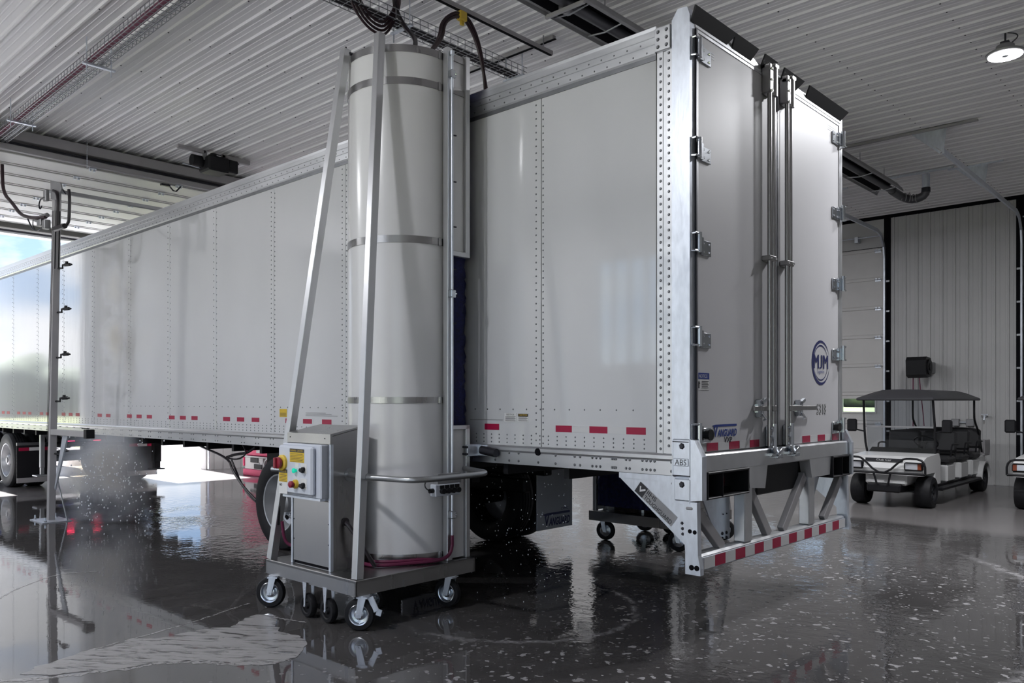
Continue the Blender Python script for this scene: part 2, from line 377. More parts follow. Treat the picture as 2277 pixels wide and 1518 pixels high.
# ribs of the liner on the left wall beside the opening
rl = MB()
for k in range(34): rl.box(XL, XL + .018, 4.6 + k * .23, 4.63 + k * .23, 0, ZC)
rl.build('wall_rib', 'wall', wl, kind='stuff')
wf_ = MB(); xx = XL - .2
for a, b_, z0, z1 in ((-14.5, -10.0, 0, 4.6), (-6.75, -5.25, 2.3, 4.3), (-4.4, -.4, 0, 4.6), (.7, 6.4, 0, 4.0)):  # full-height ones are unseen, added to let in fill daylight
    wf_.box(xx, a, YF - .2, YF, 0, ZC).box(a, b_, YF - .2, YF, z1, ZC); xx = b_
    if z0: wf_.box(a, b_, YF - .2, YF, 0, z0)
wf_.box(xx, XR, YF - .2, YF, 0, ZC); wf_.build('wall_front', 'wall', kind='structure')
w1 = struct('window_1'); wf = MB()
for k in range(5): wf.box(-6.78 + k * .375, -6.72 + k * .375, YF - .12, YF - .02, 2.28, 4.32)
wf.box(-6.75, -5.25, YF - .12, YF - .02, 2.25, 2.32).box(-6.75, -5.25, YF - .12, YF - .02, 4.28, 4.35).build('window_frame', 'secdoor', w1)
for k in range(4): MB().box(-6.72 + k * .375, -6.40 + k * .375, YF - .08, YF - .07, 2.32, 4.28).build('pane', 'glass', w1)
MB().box(XR, XR + .2, YF, YB, 0, ZC).build('wall_right', 'wall', kind='structure')

DOORS = [(-7.3, -3.0), (-.5, 3.8), (-12.9, -8.6)]
DH = 4.80
wb = MB(); cuts = sorted(DOORS); xx = XL
for a, b_ in cuts: wb.box(xx, a - .13, YB, YB + .2, 0, ZC); wb.box(a - .13, b_ + .13, YB, YB + .2, DH + .02, ZC); xx = b_ + .13
wb.box(xx, XR, YB, YB + .2, 0, ZC)
wb = wb.build('wall_back', 'wall', kind='structure')
# ribbed liner strips between the two doors, each 9 inches wide
xs = [-2.86 + .2286 * k for k in range(11)]
for a, b_ in zip(xs[:-1], xs[1:]):
    b_ = min(b_, -.63) - .003
    q = [(a, YB), (a, YB - .004), (a + .03, YB - .004), (a + .038, YB - .022), (a + .058, YB - .022), (a + .066, YB - .004), (a + .12, YB - .004), (a + .124, YB - .008), (a + .134, YB - .008), (a + .138, YB - .004), (b_, YB - .004), (b_, YB)]
    if b_ - a > .15: MB().prism(q, 'z', .01, 5.40).build('wall_panel', 'wall', wb)
for i, (a, b_) in enumerate([(-3.0, -.5), (3.8, XR), (XL, -12.9), (-8.6, -7.3)]):
    pass
bk = MB(); bk.box(XL, XR, YB - .03, YB, 5.395, ZC)
for a, b_ in DOORS:
    bk.box(a - .13, a, YB - .02, YB + .15, 0, 5.4); bk.box(b_, b_ + .13, YB - .02, YB + .15, 0, 5.4); bk.box(a, b_, YB + .021, YB + .06, DH - .06, 5.4)
bk.build('trim_2', 'matt', kind='structure')

def section_door(idx, a, b_, win=True):
    d = struct('door_%d' % idx); y0 = YB - .03; y1 = YB + .02
    sh = DH / 8
    for k in range(8):
        z0 = k * sh; z1 = (k + 1) * sh; m = MB()
        holes = []
        if k == 2 and win:
            nW = 4; pitch = (b_ - a - 1.02) / (nW - 1)
            holes = [(b_ - .51 - pitch * j - .335, b_ - .51 - pitch * j + .335) for j in range(nW)][::-1]
            zz0, zz1 = 1.385, 1.66; x = a
            m.box(a, b_, y0, y1, z0, zz0).box(a, b_, y0, y1, zz1, z1)
            for h0, h1 in holes: m.box(x, h0, y0, y1, zz0, zz1); x = h1
            m.box(x, b_, y0, y1, zz0, zz1)
        else: m.box(a, b_, y0, y1, z0, z1)
        # horizontal lips at the section joint
        m.box(a, b_, y0 - .018, y0, z1 - .075, z1 - .012, .006).box(a, b_, y0 - .010, y0, z0, z0 + .03)
        s = m.build('door_section', 'secdoor', d)
        for h0, h1 in holes:
            f = MB()
            for q in ((h0 - .035, h0, zz0 - .035, zz1 + .035), (h1, h1 + .035, zz0 - .035, zz1 + .035), (h0, h1, zz0 - .035, zz0), (h0, h1, zz1, zz1 + .035)): f.box(q[0], q[1], y0 - .02, y0, q[2], q[3])
            f = f.build('window_frame', 'secdoor', s); 
            MB().box(h0, h1, y0 + .01, y0 + .016, zz0, zz1).build('pane', 'glass', s)
        for xh in (b_ - .17, a + .05, (a + b_) / 2 - .06, b_ - 1.15, a + 1.03):
            h = MB(); h.box(xh, xh + .12, y0 - .012, y0, z1 - .10, z1 - .075).box(xh + .01, xh + .045, y0 - .035, y0 - .01, z1 - .075, z1 - .035).box(xh + .075, xh + .11, y0 - .035, y0 - .01, z1 - .075, z1 - .035).cyl((xh - .01, y0 - .03, z1 - .06), (xh + .13, y0 - .03, z1 - .06), .012, n=8)
            h.build('hinge', 'galv', s)
    for x, sg in ((a - .03, -1), (b_ + .03, 1)):
        tr = MB(); pts = [(x, YB - .07, .05), (x, YB - .07, 4.55), (x, YB - .12, 4.80), (x, YB - .28, 5.0), (x, YB - .52, 5.07), (x, 7.75, 5.10)]
        for p, q in zip(pts[:-1], pts[1:]): tr.bar(p, q, .03, .075) if abs(p[2] - q[2]) < .2 else tr.bar(p, q, .03, .075, up=(0, 1, 0))
        t = tr.build('track', 'galv', d)
        br = MB()
        for z in [.35 + .62 * k for k in range(7)]: br.box(x + sg * .02, x + sg * .085, YB - .05, YB - .025, z, z + .035)
        br.build('track_bracket', 'wire', t, kind='stuff')
        hg = MB()
        for yh in (7.78, 10.14):
            hg.bar((x - .55, yh, ZC - .025), (x + .25, yh, ZC - .025), .045, .02).bar((x - .02, yh, 5.10), (x + .02, yh + .02, ZC - .02), .035, .006, up=(0, 1, 0)).bar((x - .04, yh, 5.09), (x - .42, yh + .02, ZC - .02), .035, .006, up=(0, 1, 0))
            hg.add([(x - .03, yh + .01, 5.12), (x + .0, yh + .01, ZC - .03), (x - .40, yh + .01, ZC - .03)], [(0, 1, 2)])
        hg.build('track_hanger', 'galv', t)
    sp_ = MB(); sp_.cyl((a, YB - .14, 5.03), (b_, YB - .14, 5.03), .014, n=8)
    for xq in (a + .3, (a + b_) / 2, b_ - .55): sp_.box(xq, xq + .07, YB - .16, YB - .02, 4.94, 5.06)
    sp_.build('torsion_shaft', 'galv', d)
    return d
section_door(2, *DOORS[0]); section_door(3, *DOORS[1], win=False); section_door(4, *DOORS[2])

# the raised door over the drive-through opening: eight sections lying under the ceiling
d1 = struct('door_1'); ZD = 5.10
bx = [-10.16, -10.80, -11.42, -12.04, -12.68, -13.36, -14.0, -14.62, -15.18]
for k in range(8):
    xa, xb = bx[k] - .004, bx[k + 1] + .004; m = MB()
    m.box(xb, xa, -1.70, 4.36, ZD, ZD + .045, .004)
    m.box(xa - .075, xa - .006, -1.70, 4.36, ZD - .022, ZD, .008).box(xb, xb + .05, -1.70, 4.36, ZD - .010, ZD)
    s = m.build('door_section', 'secdoor', d1)
    for yh in (-1.45, -.05, 1.27, 2.6, 4.05):
        h = MB(); h.box(xa - .04, xa + .05, yh, yh + .10, ZD - .018, ZD).box(xa - .02, xa + .02, yh + .01, yh + .035, ZD - .05, ZD - .018).box(xa - .02, xa + .02, yh + .065, yh + .09, ZD - .05, ZD - .018)
        h.build('hinge', 'galv', s)
MB().box(-10.14, -10.06, -1.74, 4.4, ZD - .0, ZD + .085, .01).build('bottom_seal', 'beam', d1)
MB().box(-10.13, -10.115, -1.74, 4.4, ZD + .085, ZD + .12).box(-10.115, -10.10, -1.74, 4.4, ZD + .12, ZD + .13).build('shaded_gap_strip', 'bolt', d1)  # dark strip painted in for the shaded gap under the end beam
MB().box(-10.22, -10.08, -1.95, 4.6, 5.265, 5.41, .008).build('end_beam', 'beam', d1)
for yq in (-1.78, 4.42):
    MB().bar((-10.1, yq, ZD + .03), (-15.0, yq, ZD + .03), .03, .075).bar((-15.0, yq, ZD + .03), (XL + .1, yq, 4.7), .03, .075).bar((XL + .1, yq, 4.7), (XL + .1, yq, .02), .03, .075).build('track', 'galv', d1)
v = MB(); v.tube([(-10.13, 1.13, 5.08), (-10.13, 1.22, 4.99), (-10.13, 1.27, 4.99), (-10.13, 1.36, 5.10)], .012, 6).box(-10.16, -10.10, 1.02, 1.16, 5.04, 5.07)
v.build('pull_handle', 'bolt', d1)
MB().box(-15.36, -15.18, -1.70, 4.36, 4.955, 4.985).build('lintel_strip', 'secdoor', d1)
MB().box(-15.38, -15.20, -1.70, 4.36, 4.915, 4.955).build('lintel_seal', 'bolt', d1)

# ---------------------------------------------------------------- semi trailer
TW = 2.59; TL = 16.12
T = thing('semi_trailer', 'long white dry van semi trailer parked through the wash bay with closed rear doors', 'trailer', (-8, 1.295, 0))
SE = [-.262, -1.28, -2.525, -3.77, -5.06, -6.34, -7.56, -8.78, -10.10, -11.35, -12.57, -13.9, -15.1, -TL]
for a, b_ in zip(SE[:-1], SE[1:]):
    wet = -10.6 < a < -8.0
    MB().box(b_ + .0025, a - .0025, .0, .014, 1.25, 3.925, .003).build('side_panel', 'panelwet' if wet else 'panel', T, label='wet panel running with rinse water' if wet else None)
MB().box(-TL, -.03, .014, .03, 1.2, 3.95).build('side_backing', 'aludark', T)
MB().box(-TL, -.10, TW - .014, TW, 1.25, 3.93).build('far_side_panel', 'panel', T)
MB().box(-TL - .04, -TL, .0, TW, 1.1, 4.08, .02).build('front_wall', 'panel', T)
MB().box(-TL, -.05, .05, TW - .05, 4.055, 4.085).build('roof', 'panel', T)
MB().box(-TL, -.06, .03, TW - .03, 1.13, 1.235).build('cargo_floor', 'aludark', T)
def rail_prof(sg, y0):
    z = [3.925, 3.985, 4.035, 4.085]; P = [(y0 + sg * .002, 3.905)]
    for a, b_ in zip(z[:-1], z[1:]): P += [(y0 - sg * .014, a + .004), (y0 - sg * .014, b_ - .004), (y0 - sg * .008, b_)]
    return P + [(y0 - sg * .010, 4.108), (y0 + sg * .06, 4.108), (y0 + sg * .06, 3.905)]
tr_ = MB(); tr_.prism(rail_prof(1, 0), 'x', -TL, -.262).build('top_rail', 'alu', T)
MB().prism(rail_prof(-1, TW), 'x', -TL, -.262).build('top_rail', 'alu', T)
MB().box(-TL, -.262, -.006, .0, 3.885, 3.922).build('rail_lip', 'aludark', T)
br = MB(); br.prism([(-.012, 1.108), (-.012, 1.20), (-.020, 1.215), (-.020, 1.238), (-.004, 1.252), (.05, 1.252), (.05, 1.108)], 'x', -TL, -.122); br.build('bottom_rail', 'alu', T)
MB().prism([(TW + .012, 1.108), (TW + .012, 1.252), (TW - .05, 1.252), (TW - .05, 1.108)], 'x', -TL, -.122).build('bottom_rail', 'alu', T)
# rivets: double rows at every seam, three rows along the base, two along the top rail
rv = MB()
for s in SE[1:-1]:
    z = 1.28
    while z < 3.88: rv.dome((s + .018, 0, z), (0, -1, 0), .0075, .006); rv.dome((s - .052, 0, z + .02), (0, -1, 0), .0075, .006); z += .052 if s > -5.5 else .075
x = -.36
while x > -TL:
    st = .085 if x > -7 else .12
    for z in (1.275, 1.305, 1.335): rv.dome((x, 0, z), (0, -1, 0), .007, .005)
    x -= st
x = -.45
while x > -9: rv.dome((x, 0, 1.535), (0, -1, 0), .007, .005); x -= .14
x = -.33
while x > -TL: rv.dome((x, -.014, 3.945), (0, -1, 0), .007, .005); rv.dome((x - .05, -.014, 4.008), (0, -1, 0), .007, .005); x -= .11
rv.build('rivet', 'rivet', T, kind='stuff', recalc=False)
# flange strip with two heavy columns of rivets beside the rear post
MB().box(-.256, -.208, -.006, .0, 1.25, 3.93, .002).box(-.186, -.136, -.006, .0, 1.25, 3.93, .002).box(-.208, -.186, -.002, .002, 1.25, 3.93).build('post_flange', 'alu', T)
hv = MB(); z = 1.28
while z < 3.93: hv.dome((-.227, -.006, z), (0, -1, 0), .011, .009); hv.dome((-.163, -.006, z + .022), (0, -1, 0), .011, .009); z += .051
for z in (3.955, 4.005, 4.055):
    for x in (-.235, -.17): hv.dome((x, -.026, z), (0, -1, 0), .014, .010)
hv.build('post_rivet', 'rivet', T, kind='stuff', recalc=False)
sp = MB(); sp.box(-.262, -.142, -.026, -.002, 3.925, 4.085, .004); sp.build('splice_plate', 'alu', T)
# bolts of the bottom rail
bb = MB()
for xs_ in ((-.60, -.72, -.95, -1.13, -1.30), (-.14, -.27, -.302, -.334, -.366), (-.47, -.50), (-.585, -.617), (-.755, -.79), (-.9, -1.5, -1.6, -1.75)):
    for x in xs_:
        for z in (1.135, 1.195): bb.dome((x, -.013, z), (0, -1, 0), .011, .008)
x = -2.0
while x > -TL:
    for z in (1.135, 1.195): bb.dome((x, -.013, z), (0, -1, 0), .009, .007); bb.dome((x - .06, -.013, z), (0, -1, 0), .009, .007)
    x -= .305
bb.build('rail_bolt', 'rivet', T, kind='stuff', recalc=False)
MB().cyl((-1.30, -.0215, 1.215), (-1.30, .0, 1.215), .028, n=16).build('rail_hole', 'matt', T)
# rear frame
P = [(-.134, .93), (0.0, .93), (0.0, 4.10), (-.02, 4.16), (-.09, 4.165), (-.134, 4.10)]
MB().prism(P, 'y', -.018, .045).build('rear_post', 'galv', T)
MB().box(-.06, 0.0, TW - .045, TW + .01, .95, 4.12, .006).build('rear_post', 'alu', T)
MB().box(-.07, .004, .045, TW - .045, 4.035, 4.10, .006).build('header', 'alu', T)
MB().box(-.012, .012, .045, .060, 1.25, 4.03).build('door_gasket', 'bolt', T)
for a, b_, a2, b2 in ((.0, .47, -.03, .53), (.55, .83, .51, .86), (.99, 1.14, .97, 1.17), (1.33, 1.60, 1.30, 1.66), (1.80, 2.54, 1.77, 2.60)):
    f = MB(); A = [(.006, a, 4.06), (.006, b_, 4.06), (.056, b2, 4.140), (.056, a2, 4.140)]
    f.add(A + [(x - .012, y, z + .006) for x, y, z in A], [(0, 1, 2, 3), (7, 6, 5, 4), (0, 4, 5, 1), (1, 5, 6, 2), (2, 6, 7, 3), (3, 7, 4, 0)])
    f.build('header_flap', 'black', T, label='black rubber flap over the rear doors')
# doors with hinges, lock rods, handles and lettering
hz = [3.90, 3.25, 2.632, 2.02, 1.39]
def rear_door(y0, y1, hinge_y, sg):
    d = MB().box(-.04, .0, y0, y1, 1.255, 4.032, .006).build('rear_door', 'door', T)
    e = MB().box(-.002, .006, y0, y0 + .018, 1.26, 4.03).box(-.002, .006, y1 - .018, y1, 1.26, 4.03).box(-.002, .005, y0, y1, 4.012, 4.03); e.build('edge_trim', 'alu', d)
    for z in hz:
        h = MB(); ya, yb = hinge_y, hinge_y + sg * .20
        h.cyl((.03, ya, z - .065), (.03, ya, z + .065), .017, n=12)
        h.tube([(-.0, ya - sg * .055, z + .055), (.03, ya - sg * .055, z + .058), (.032, ya, z + .056)], .008, 6).tube([(-.0, ya - sg * .055, z - .055), (.03, ya - sg * .055, z - .058), (.032, ya, z - .056)], .008, 6).tube([(.004, ya - sg * .058, z - .055), (.004, ya - sg * .058, z + .055)], .009, 6)
        h.ob((.012, ya + sg * .035, z - .01), (.010, .035, .052)).ob((.006, ya + sg * .12, z - .02), (.006, .065, .05), None, .003)
        for yy, zz in ((.085, .01), (.16, .01), (.16, -.045), (.085, -.045)): h.dome((.012, ya + sg * yy, z + zz), (1, 0, 0), .010, .010)
        h.build('hinge', 'chrome', d, smooth=40)
    return d
DL = rear_door(.062, 1.262, .055, 1); DR = rear_door(1.274, TW - .06, TW - .05, -1)
for d, ys in ((DL, (1.035, 1.095)), (DR, (1.335, 1.395))):
    for j, y in enumerate(ys):
        r = MB(); r.cyl((.052, y, 1.24), (.052, y, 4.05), .0165, n=12); r.build('lock_rod', 'steel', d, smooth=40)
    g = MB(); y = ys[1]
    g.box(.0, .07, ys[0] - .03, y + .03, 3.87, 4.07, .01).cyl((.055, y, 3.86), (.055, y, 4.085), .030, n=12).box(.02, .085, y - .035, y + .035, 4.06, 4.10, .008).box(.02, .07, ys[0] - .03, ys[0] + .03, 4.03, 4.09, .008)
    for z in (3.89, 3.97, 4.05): g.dome((.07, ys[0], z), (1, 0, 0), .012, .012)
    g.build('rod_lock_housing', 'steel', d, smooth=40)
    k = MB(); k.box(.0, .072, ys[0] - .025, y + .028, 2.635, 2.675, .006).dome((.072, ys[0] - .005, 2.655), (1, 0, 0), .012, .014).dome((.072, y + .01, 2.655), (1, 0, 0), .012, .014); k.build('rod_bracket', 'steel', d)
    lo = MB(); lo.box(.0, .07, y - .03, y + .035, 1.255, 1.42, .01).cyl((.055, y, 1.22), (.055, y, 1.43), .026, n=12)
    for z in (1.28, 1.34, 1.40): lo.dome((.07, ys[0] - .01, z), (1, 0, 0), .011, .012)
    lo.box(.03, .10, ys[0] - .05, ys[0] + .03, 1.19, 1.22, .006).box(.03, .11, y - .03, y + .05, 1.175, 1.205, .006).ob((.09, y + .01, 1.225), (.02, .05, .012), Matrix.Rotation(.5, 3, 'X'), .004).ob((.09, ys[0] - .03, 1.24), (.02, .035, .012), Matrix.Rotation(-.6, 3, 'X'), .004)
    lo.build('rod_foot_housing', 'chrome', d, smooth=40)
for d, y0, y1, yb, yr in ((DL, .80, 1.10, .93, 1.095), (DR, 1.56, 1.90, 1.62, 1.395)):
    h = MB(); h.ob((.045, (y0 + y1) / 2, 1.545), (.008, (y1 - y0) / 2, .018), None, .004); h.ob((.055, (yr + y1) / 2 if d is DL else (yr + y0) / 2, 1.545), (.012, abs(yr - (y1 if d is DL else y0)) / 2 + .03, .022), None, .005)
    h.build('door_handle', 'steel', d)
    q = MB(); q.box(.0, .05, yb - .025, yb + .025, 1.48, 1.61, .005).ob((.055, yb, 1.60), (.012, .03, .012), Matrix.Rotation(.4, 3, 'X')).tube([(.05, yb - .01, 1.51), (.075, yb, 1.47), (.05, yb + .02, 1.46)], .009, 6); q.box(.0, .012, yb - .05, yb + .06, 1.515, 1.575)
    q.build('handle_hasp', 'chrome', d, smooth=40)
for d, y in ((DL, .165), (DR, TW - .19)): MB().cyl((.0, y, 1.375), (.045, y, 1.375), .032, n=12).cyl((.045, y, 1.375), (.055, y, 1.375), .038, n=12).build('door_bumper', 'black', d, smooth=40)
for d, yy in ((DL, (.20, .512, .822)), (DR, (1.742, 2.051, 2.361))):
    for j, y in enumerate(yy): MB().box(.0005, .0025, y, y + .15, 1.263, 1.317).build('reflective_tape', 'red', d)
    for y in ((.355, .667) if d is DL else (1.895, 2.205)): MB().box(.0005, .002, y, y + .15, 1.263, 1.317).build('reflective_tape', 'whitetape', d)
EY, EZ = (0, 1, 0), (0, 0, 1)
# lettering: blue maker name with its swoosh bar, model letters, notice sticker, operator roundel, unit number
def vanguard(par, p, ux, uz, w, h, m='blue', name='lettering'):
    ux, uz = Vector(ux), Vector(uz); p = Vector(p)
    text(name, 'V', w * .17, h * .86, p + ux * w * .05, ux, uz, m, par, shear=.1, off=.03, depth=.0025)
    text(name, 'ANGUARD', w * .80, h * .60, p + ux * w * .20 + uz * h * .03, ux, uz, m, par, shear=.25, off=.035, depth=.0025)
    n = ux.cross(uz) * .002; o0 = ORG.get(par.name)
    b = MB(); pts = [p + ux * w * a + uz * h * c + n for a, c in ((0, .86), (0, .93), (.12, .99), (1, .99), (1, .82), (.14, .82), (.10, .70), (.05, .70), (.06, .84))]
    b.add(pts, [tuple(range(9))]); b.build('lettering', m, par)
vanguard(DL, (0, .275, 1.352), EY, EZ, .345, .088)
text('lettering', 'VXP', .115, .038, (0, .437, 1.312), EY, EZ, 'ink', DL, off=.03, depth=.0025)
nb = MB().box(.0005, .002, .068, .232, 1.672, 1.785).build('notice_sticker', 'white', DL)
MB().box(.0015, .0028, .068, .232, 1.744, 1.785).build('sticker_header', 'blue', nb)
text('lettering', 'NOTICE', .11, .022, (0, .095, 1.753), EY, EZ, 'white', DL, depth=.0035)
ns = MB()
for k in range(5): ns.box(.002, .003, .132, .222 - .01 * (k % 2), 1.684 + .011 * k, 1.688 + .011 * k)
ns.box(.002, .003, .088, .102, 1.682, 1.715).add([(.003, .078, 1.712), (.003, .112, 1.712), (.003, .095, 1.735)], [(0, 1, 2)])
ns.build('sticker_print', 'ink', nb)
# roundel: two crescent arcs and letters
def crescent(cy_, cz, R, r, dy, dz, a0, a1, m, nm):
    b = MB(); n = 36; V = []
    for i in range(n + 1):
        a = a0 + (a1 - a0) * i / n; t = math.sin(PI * i / n)
        V.append((.002, cy_ + R * math.cos(a), cz + R * math.sin(a))); V.append((.002, cy_ + (R - r * t - .002) * math.cos(a), cz + (R - r * t - .002) * math.sin(a)))
    b.add(V, [(2 * i, 2 * i + 2, 2 * i + 3, 2 * i + 1) for i in range(n)]); return b.build(nm, m, DR)
MC = (2.115, 1.922)
crescent(*MC, .188, .030, 0, 0, math.radians(20), math.radians(345), 'navy', 'roundel_ring')
crescent(*MC, .150, .010, 0, 0, math.radians(15), math.radians(170), 'navy', 'roundel_ring')
crescent(*MC, .150, .008, 0, 0, math.radians(200), math.radians(355), 'navy', 'roundel_ring')

for ch, w, x0 in (('M', .100, -.152), ('J', .060, -.030), ('M', .100, .046)):
    for k in ((0, .005, .010) if ch == 'M' else (0,)): text('lettering', ch, w, .115, (0, MC[0] + x0 + k, MC[1] - .05), EY, EZ, 'navy', DR, off=0 if ch == 'M' else .004, depth=.0028 + k * .02)

text('lettering', 'Logistics', .14, .034, (0, MC[0] - .07, MC[1] - .095), EY, EZ, 'blue', DR, depth=.0028)
text('lettering', '5318', .20, .088, (0, 2.03, 1.488), EY, EZ, 'ink', DR, off=.02, depth=.002)
text('lettering', '5318', .194, .080, (0, 2.033, 1.492), EY, EZ, 'whitetape', DR, off=-.012, depth=.0032)
for y0, z0, d in ((.10, 3.90, DL), (2.27, 3.925, DR)):
    q = MB()
    for k in range(3): q.box(.0005, .0015, y0, y0 + .20, z0 + .018 * k, z0 + .006 + .018 * k)
    q.build('fine_print', 'enc', d, kind='stuff')
# rear sill: stepped face with a light pocket at each end and a notch in the middle
Z0, Z1 = 1.128, 1.252
MB().box(-.06, .07, .05, TW - .05, Z0, Z1, .01).build('rear_sill', 'alu', T)
for a, b_ in ((.66, .97), (1.72, 2.17)):
    MB().prism([(a, Z0 + .01), (a + .03, .985), (b_ - .04, .965), (b_, Z0 + .01)] if a < 1 else [(a, Z0 + .01), (a + .05, .985), (b_ - .03, .985), (b_, Z0 + .01)], 'x', -.02, .068).build('sill_drop', 'alu', T)
MB().box(-.25, -.05, .05, TW - .05, 1.0, 1.13).build('sill_backing', 'black', T)
MB().box(-.10, -.02, .98, 1.72, .90, 1.12, .01).build('rear_crossmember', 'frame', T)
for y0, y1, L in ((.075, .655, 1), (2.18, TW - .03, 0)):
    f = MB(); f.box(-.08, .085, y0, y1, 1.118, 1.135, .005).box(-.08, .085, y0, y1, .955, .968, .005).box(-.08, .085, y0 - .012, y0, .955, 1.135).box(-.08, .075, y1 - .008, y1 + .012, .96, 1.13)
    f = f.build('light_pocket', 'frame', T)
    MB().box(-.075, -.06, y0, y1, .965, 1.12).build('pocket_back', 'matt', f)
    MB().box(-.06, .086, (y0 + .19) if L else y1 - .19, (y0 + .196) if L else y1 - .184, .965, 1.12).build('pocket_divider', 'frame', f)
    for yc in ((y0 + .08, y0 + .36) if L else (y1 - .08, y0 + .10)):
        MB().lathe([(.068, 0), (.068, .02), (.055, .035), (.02, .042), (0, .042)], (-.055, yc, 1.042), (1, 0, 0), 20).build('tail_light', 'tail', f, smooth=40)
for y0, sg in ((-.02, 1), (TW + .02, -1)):
    q = MB(); q.box(-.122, .015, y0 - .012, y0 + sg * .05, 1.10, 1.352, .008).box(-.11, .015, y0 - .012, y0 + sg * .05, .948, 1.095, .008).box(-.11, .0, y0 - .018, y0, 1.175, 1.225, .003)
    q.prism([(.0, .948), (.095, .962), (.095, 1.24), (.04, 1.345), (.0, 1.352)], 'y', y0 - .008, y0 + sg * .05)
    q = q.build('corner_bracket', 'galv', T)
    for zb in (1.305, 1.055): MB().dome((-.05, y0 - .012 * sg, zb), (0, -sg, 0), .022, .010).build('bracket_bolt', 'bolt', q)
    gr = MB(); gr.box(-.118, .01, y0 - .0155, y0, 1.108, 1.116).box(-.118, .0, y0 - .0155, y0, 1.33, 1.336); gr.build('bracket_groove', 'bolt', q)
    if sg > 0: text('lettering', 'ABS', .085, .038, (-.098, y0 - .0185, 1.181), (1, 0, 0), EZ, 'ink', q, depth=.0005)
# underride guard
ug = MB().box(-.045, .045, .03, TW - .06, .490, .585, .008).build('underride_guard', 'galv', T)
MB().prism([(-.045, .585), (.045, .585), (.03, .60), (-.045, .60)], 'y', .04, TW - .07).build('guard_tread', 'alu', ug)
for k in range(17):
    y = .085 + k * .1445
    MB().box(.0455, .047, y, y + .143, .500, .573).build('guard_tape', 'red' if k % 2 == 1 else 'whitetape', ug)
for y, sg in ((-.015, 1), (TW - .03, -1)):
    e = MB(); e.prism([(-.045, .945), (.05, .945), (.058, .60), (.075, .52), (.075, .475), (-.035, .475), (-.035, .62), (-.045, .72)], 'y', y, y + .045)
    e = e.build('guard_end_post', 'galv', ug)
    if sg > 0:
        for x, z, r in ((.0, .755, .014), (.035, .752, .014), (.012, .522, .018), (.05, .522, .018)): MB().cyl((x, y - .003, z), (x, y + .01, z), r, n=12).build('post_hole', 'matt', e)
    g = MB(); yy = y + .012 if sg > 0 else y + .02
    g.prism([(-.56, 1.105), (-.11, 1.105), (-.045, .93), (-.045, .66), (-.56, 1.07)], 'y', yy, yy + .012).box(-.56, -.10, yy - .008, yy, 1.068, 1.105)
    g = g.build('side_gusset', 'galv', ug)
    bo = MB()
    for x, z in ((-.135, 1.055), (-.13, 1.00), (-.128, .945), (-.065, .80), (-.062, .765), (-.06, .73)): bo.dome((x, yy - (0 if sg > 0 else -.012), z), (0, -sg, 0), .012, .012)
    bo.build('gusset_bolt', 'bolt', g)
    if sg > 0:
        ux = Vector((.80, 0, -.60)).normalized(); uz = Vector((.60, 0, .80)).normalized(); p0 = Vector((-.435, yy - .001, .985)); nn = Vector((0, -1, 0))
        def plate(a0, a1, c0, c1, m, nm, dep):
            b = MB(); b.add([p0 + ux * a + uz * c + nn * dep for a, c in ((a0, c0), (a1, c0), (a1, c1), (a0, c1))], [(0, 1, 2, 3)]); return b.build(nm, m, g)
        plate(0, .36, 0, .082, 'hood', 'guard_decal', .0008); plate(0, .075, 0, .082, 'ink', 'decal_emblem', .0014)
        ck = MB(); ck.add([p0 + ux * a + uz * c + nn * .002 for a, c in ((.014, .055), (.024, .062), (.034, .040), (.060, .068), (.068, .058), (.036, .022))], [(0, 1, 2, 5), (2, 3, 4, 5)]); ck.build('decal_check', 'whitetape', g)
        text('lettering', 'IIHS', .085, .030, p0 + ux * .085 + uz * .046, ux, uz, 'ink', g, off=.01, depth=.002)
        text('lettering', 'TOUGHGUARD', .262, .030, p0 + ux * .085 + uz * .006, ux, uz, 'ink', g, off=.01, depth=.002)
for y in (.665, 1.775): MB().box(-.045, .042, y, y + .115, .60, 1.02, .006).build('guard_upright', 'alu', ug)
for (ya, za, yb, zb) in ((.0, .93, .40, .60), (.775, 1.0, 1.12, .60), (1.76, 1.0, 1.36, .60), (2.53, .93, 2.16, .60)):
    MB().bar((-.005, ya, za), (-.005, yb, zb), .075, .05, up=(1, 0, 0), c=.004).build('diagonal_brace', 'beam', ug)
for sgn, y0, y1 in ((1, .27, .665), (-1, 2.27, 1.88)):
    g = MB(); g.prism([(y0, .95), (y0 + sgn * .07, .985), (y1, .995), (y1, .615), (y1 - sgn * .18, .635)], 'x', -.085, -.075); g = g.build('inner_gusset', 'galv', ug)
    bo = MB()
    for dy, z in ((-.26, .945), (-.20, .945), (-.11, .665), (-.05, .665), (-.11, .63), (-.05, .63), (-.10, .80), (-.05, .80)): bo.dome((-.075, y1 + sgn * dy, z), (1, 0, 0), .014 if z != .80 else .006, .01)
    bo.build('gusset_bolt', 'bolt', g)
lp = MB().box(-.03, -.02, .70, .955, .835, 1.005, .004).build('license_plate', 'hood', T)
text('lettering', '009T', .16, .075, (-.018, .785, .875), EY, EZ, 'ink', lp, depth=.002)
MB().box(-.0195, -.0185, .78, .90, .975, .992).build('plate_print', 'enc', lp)
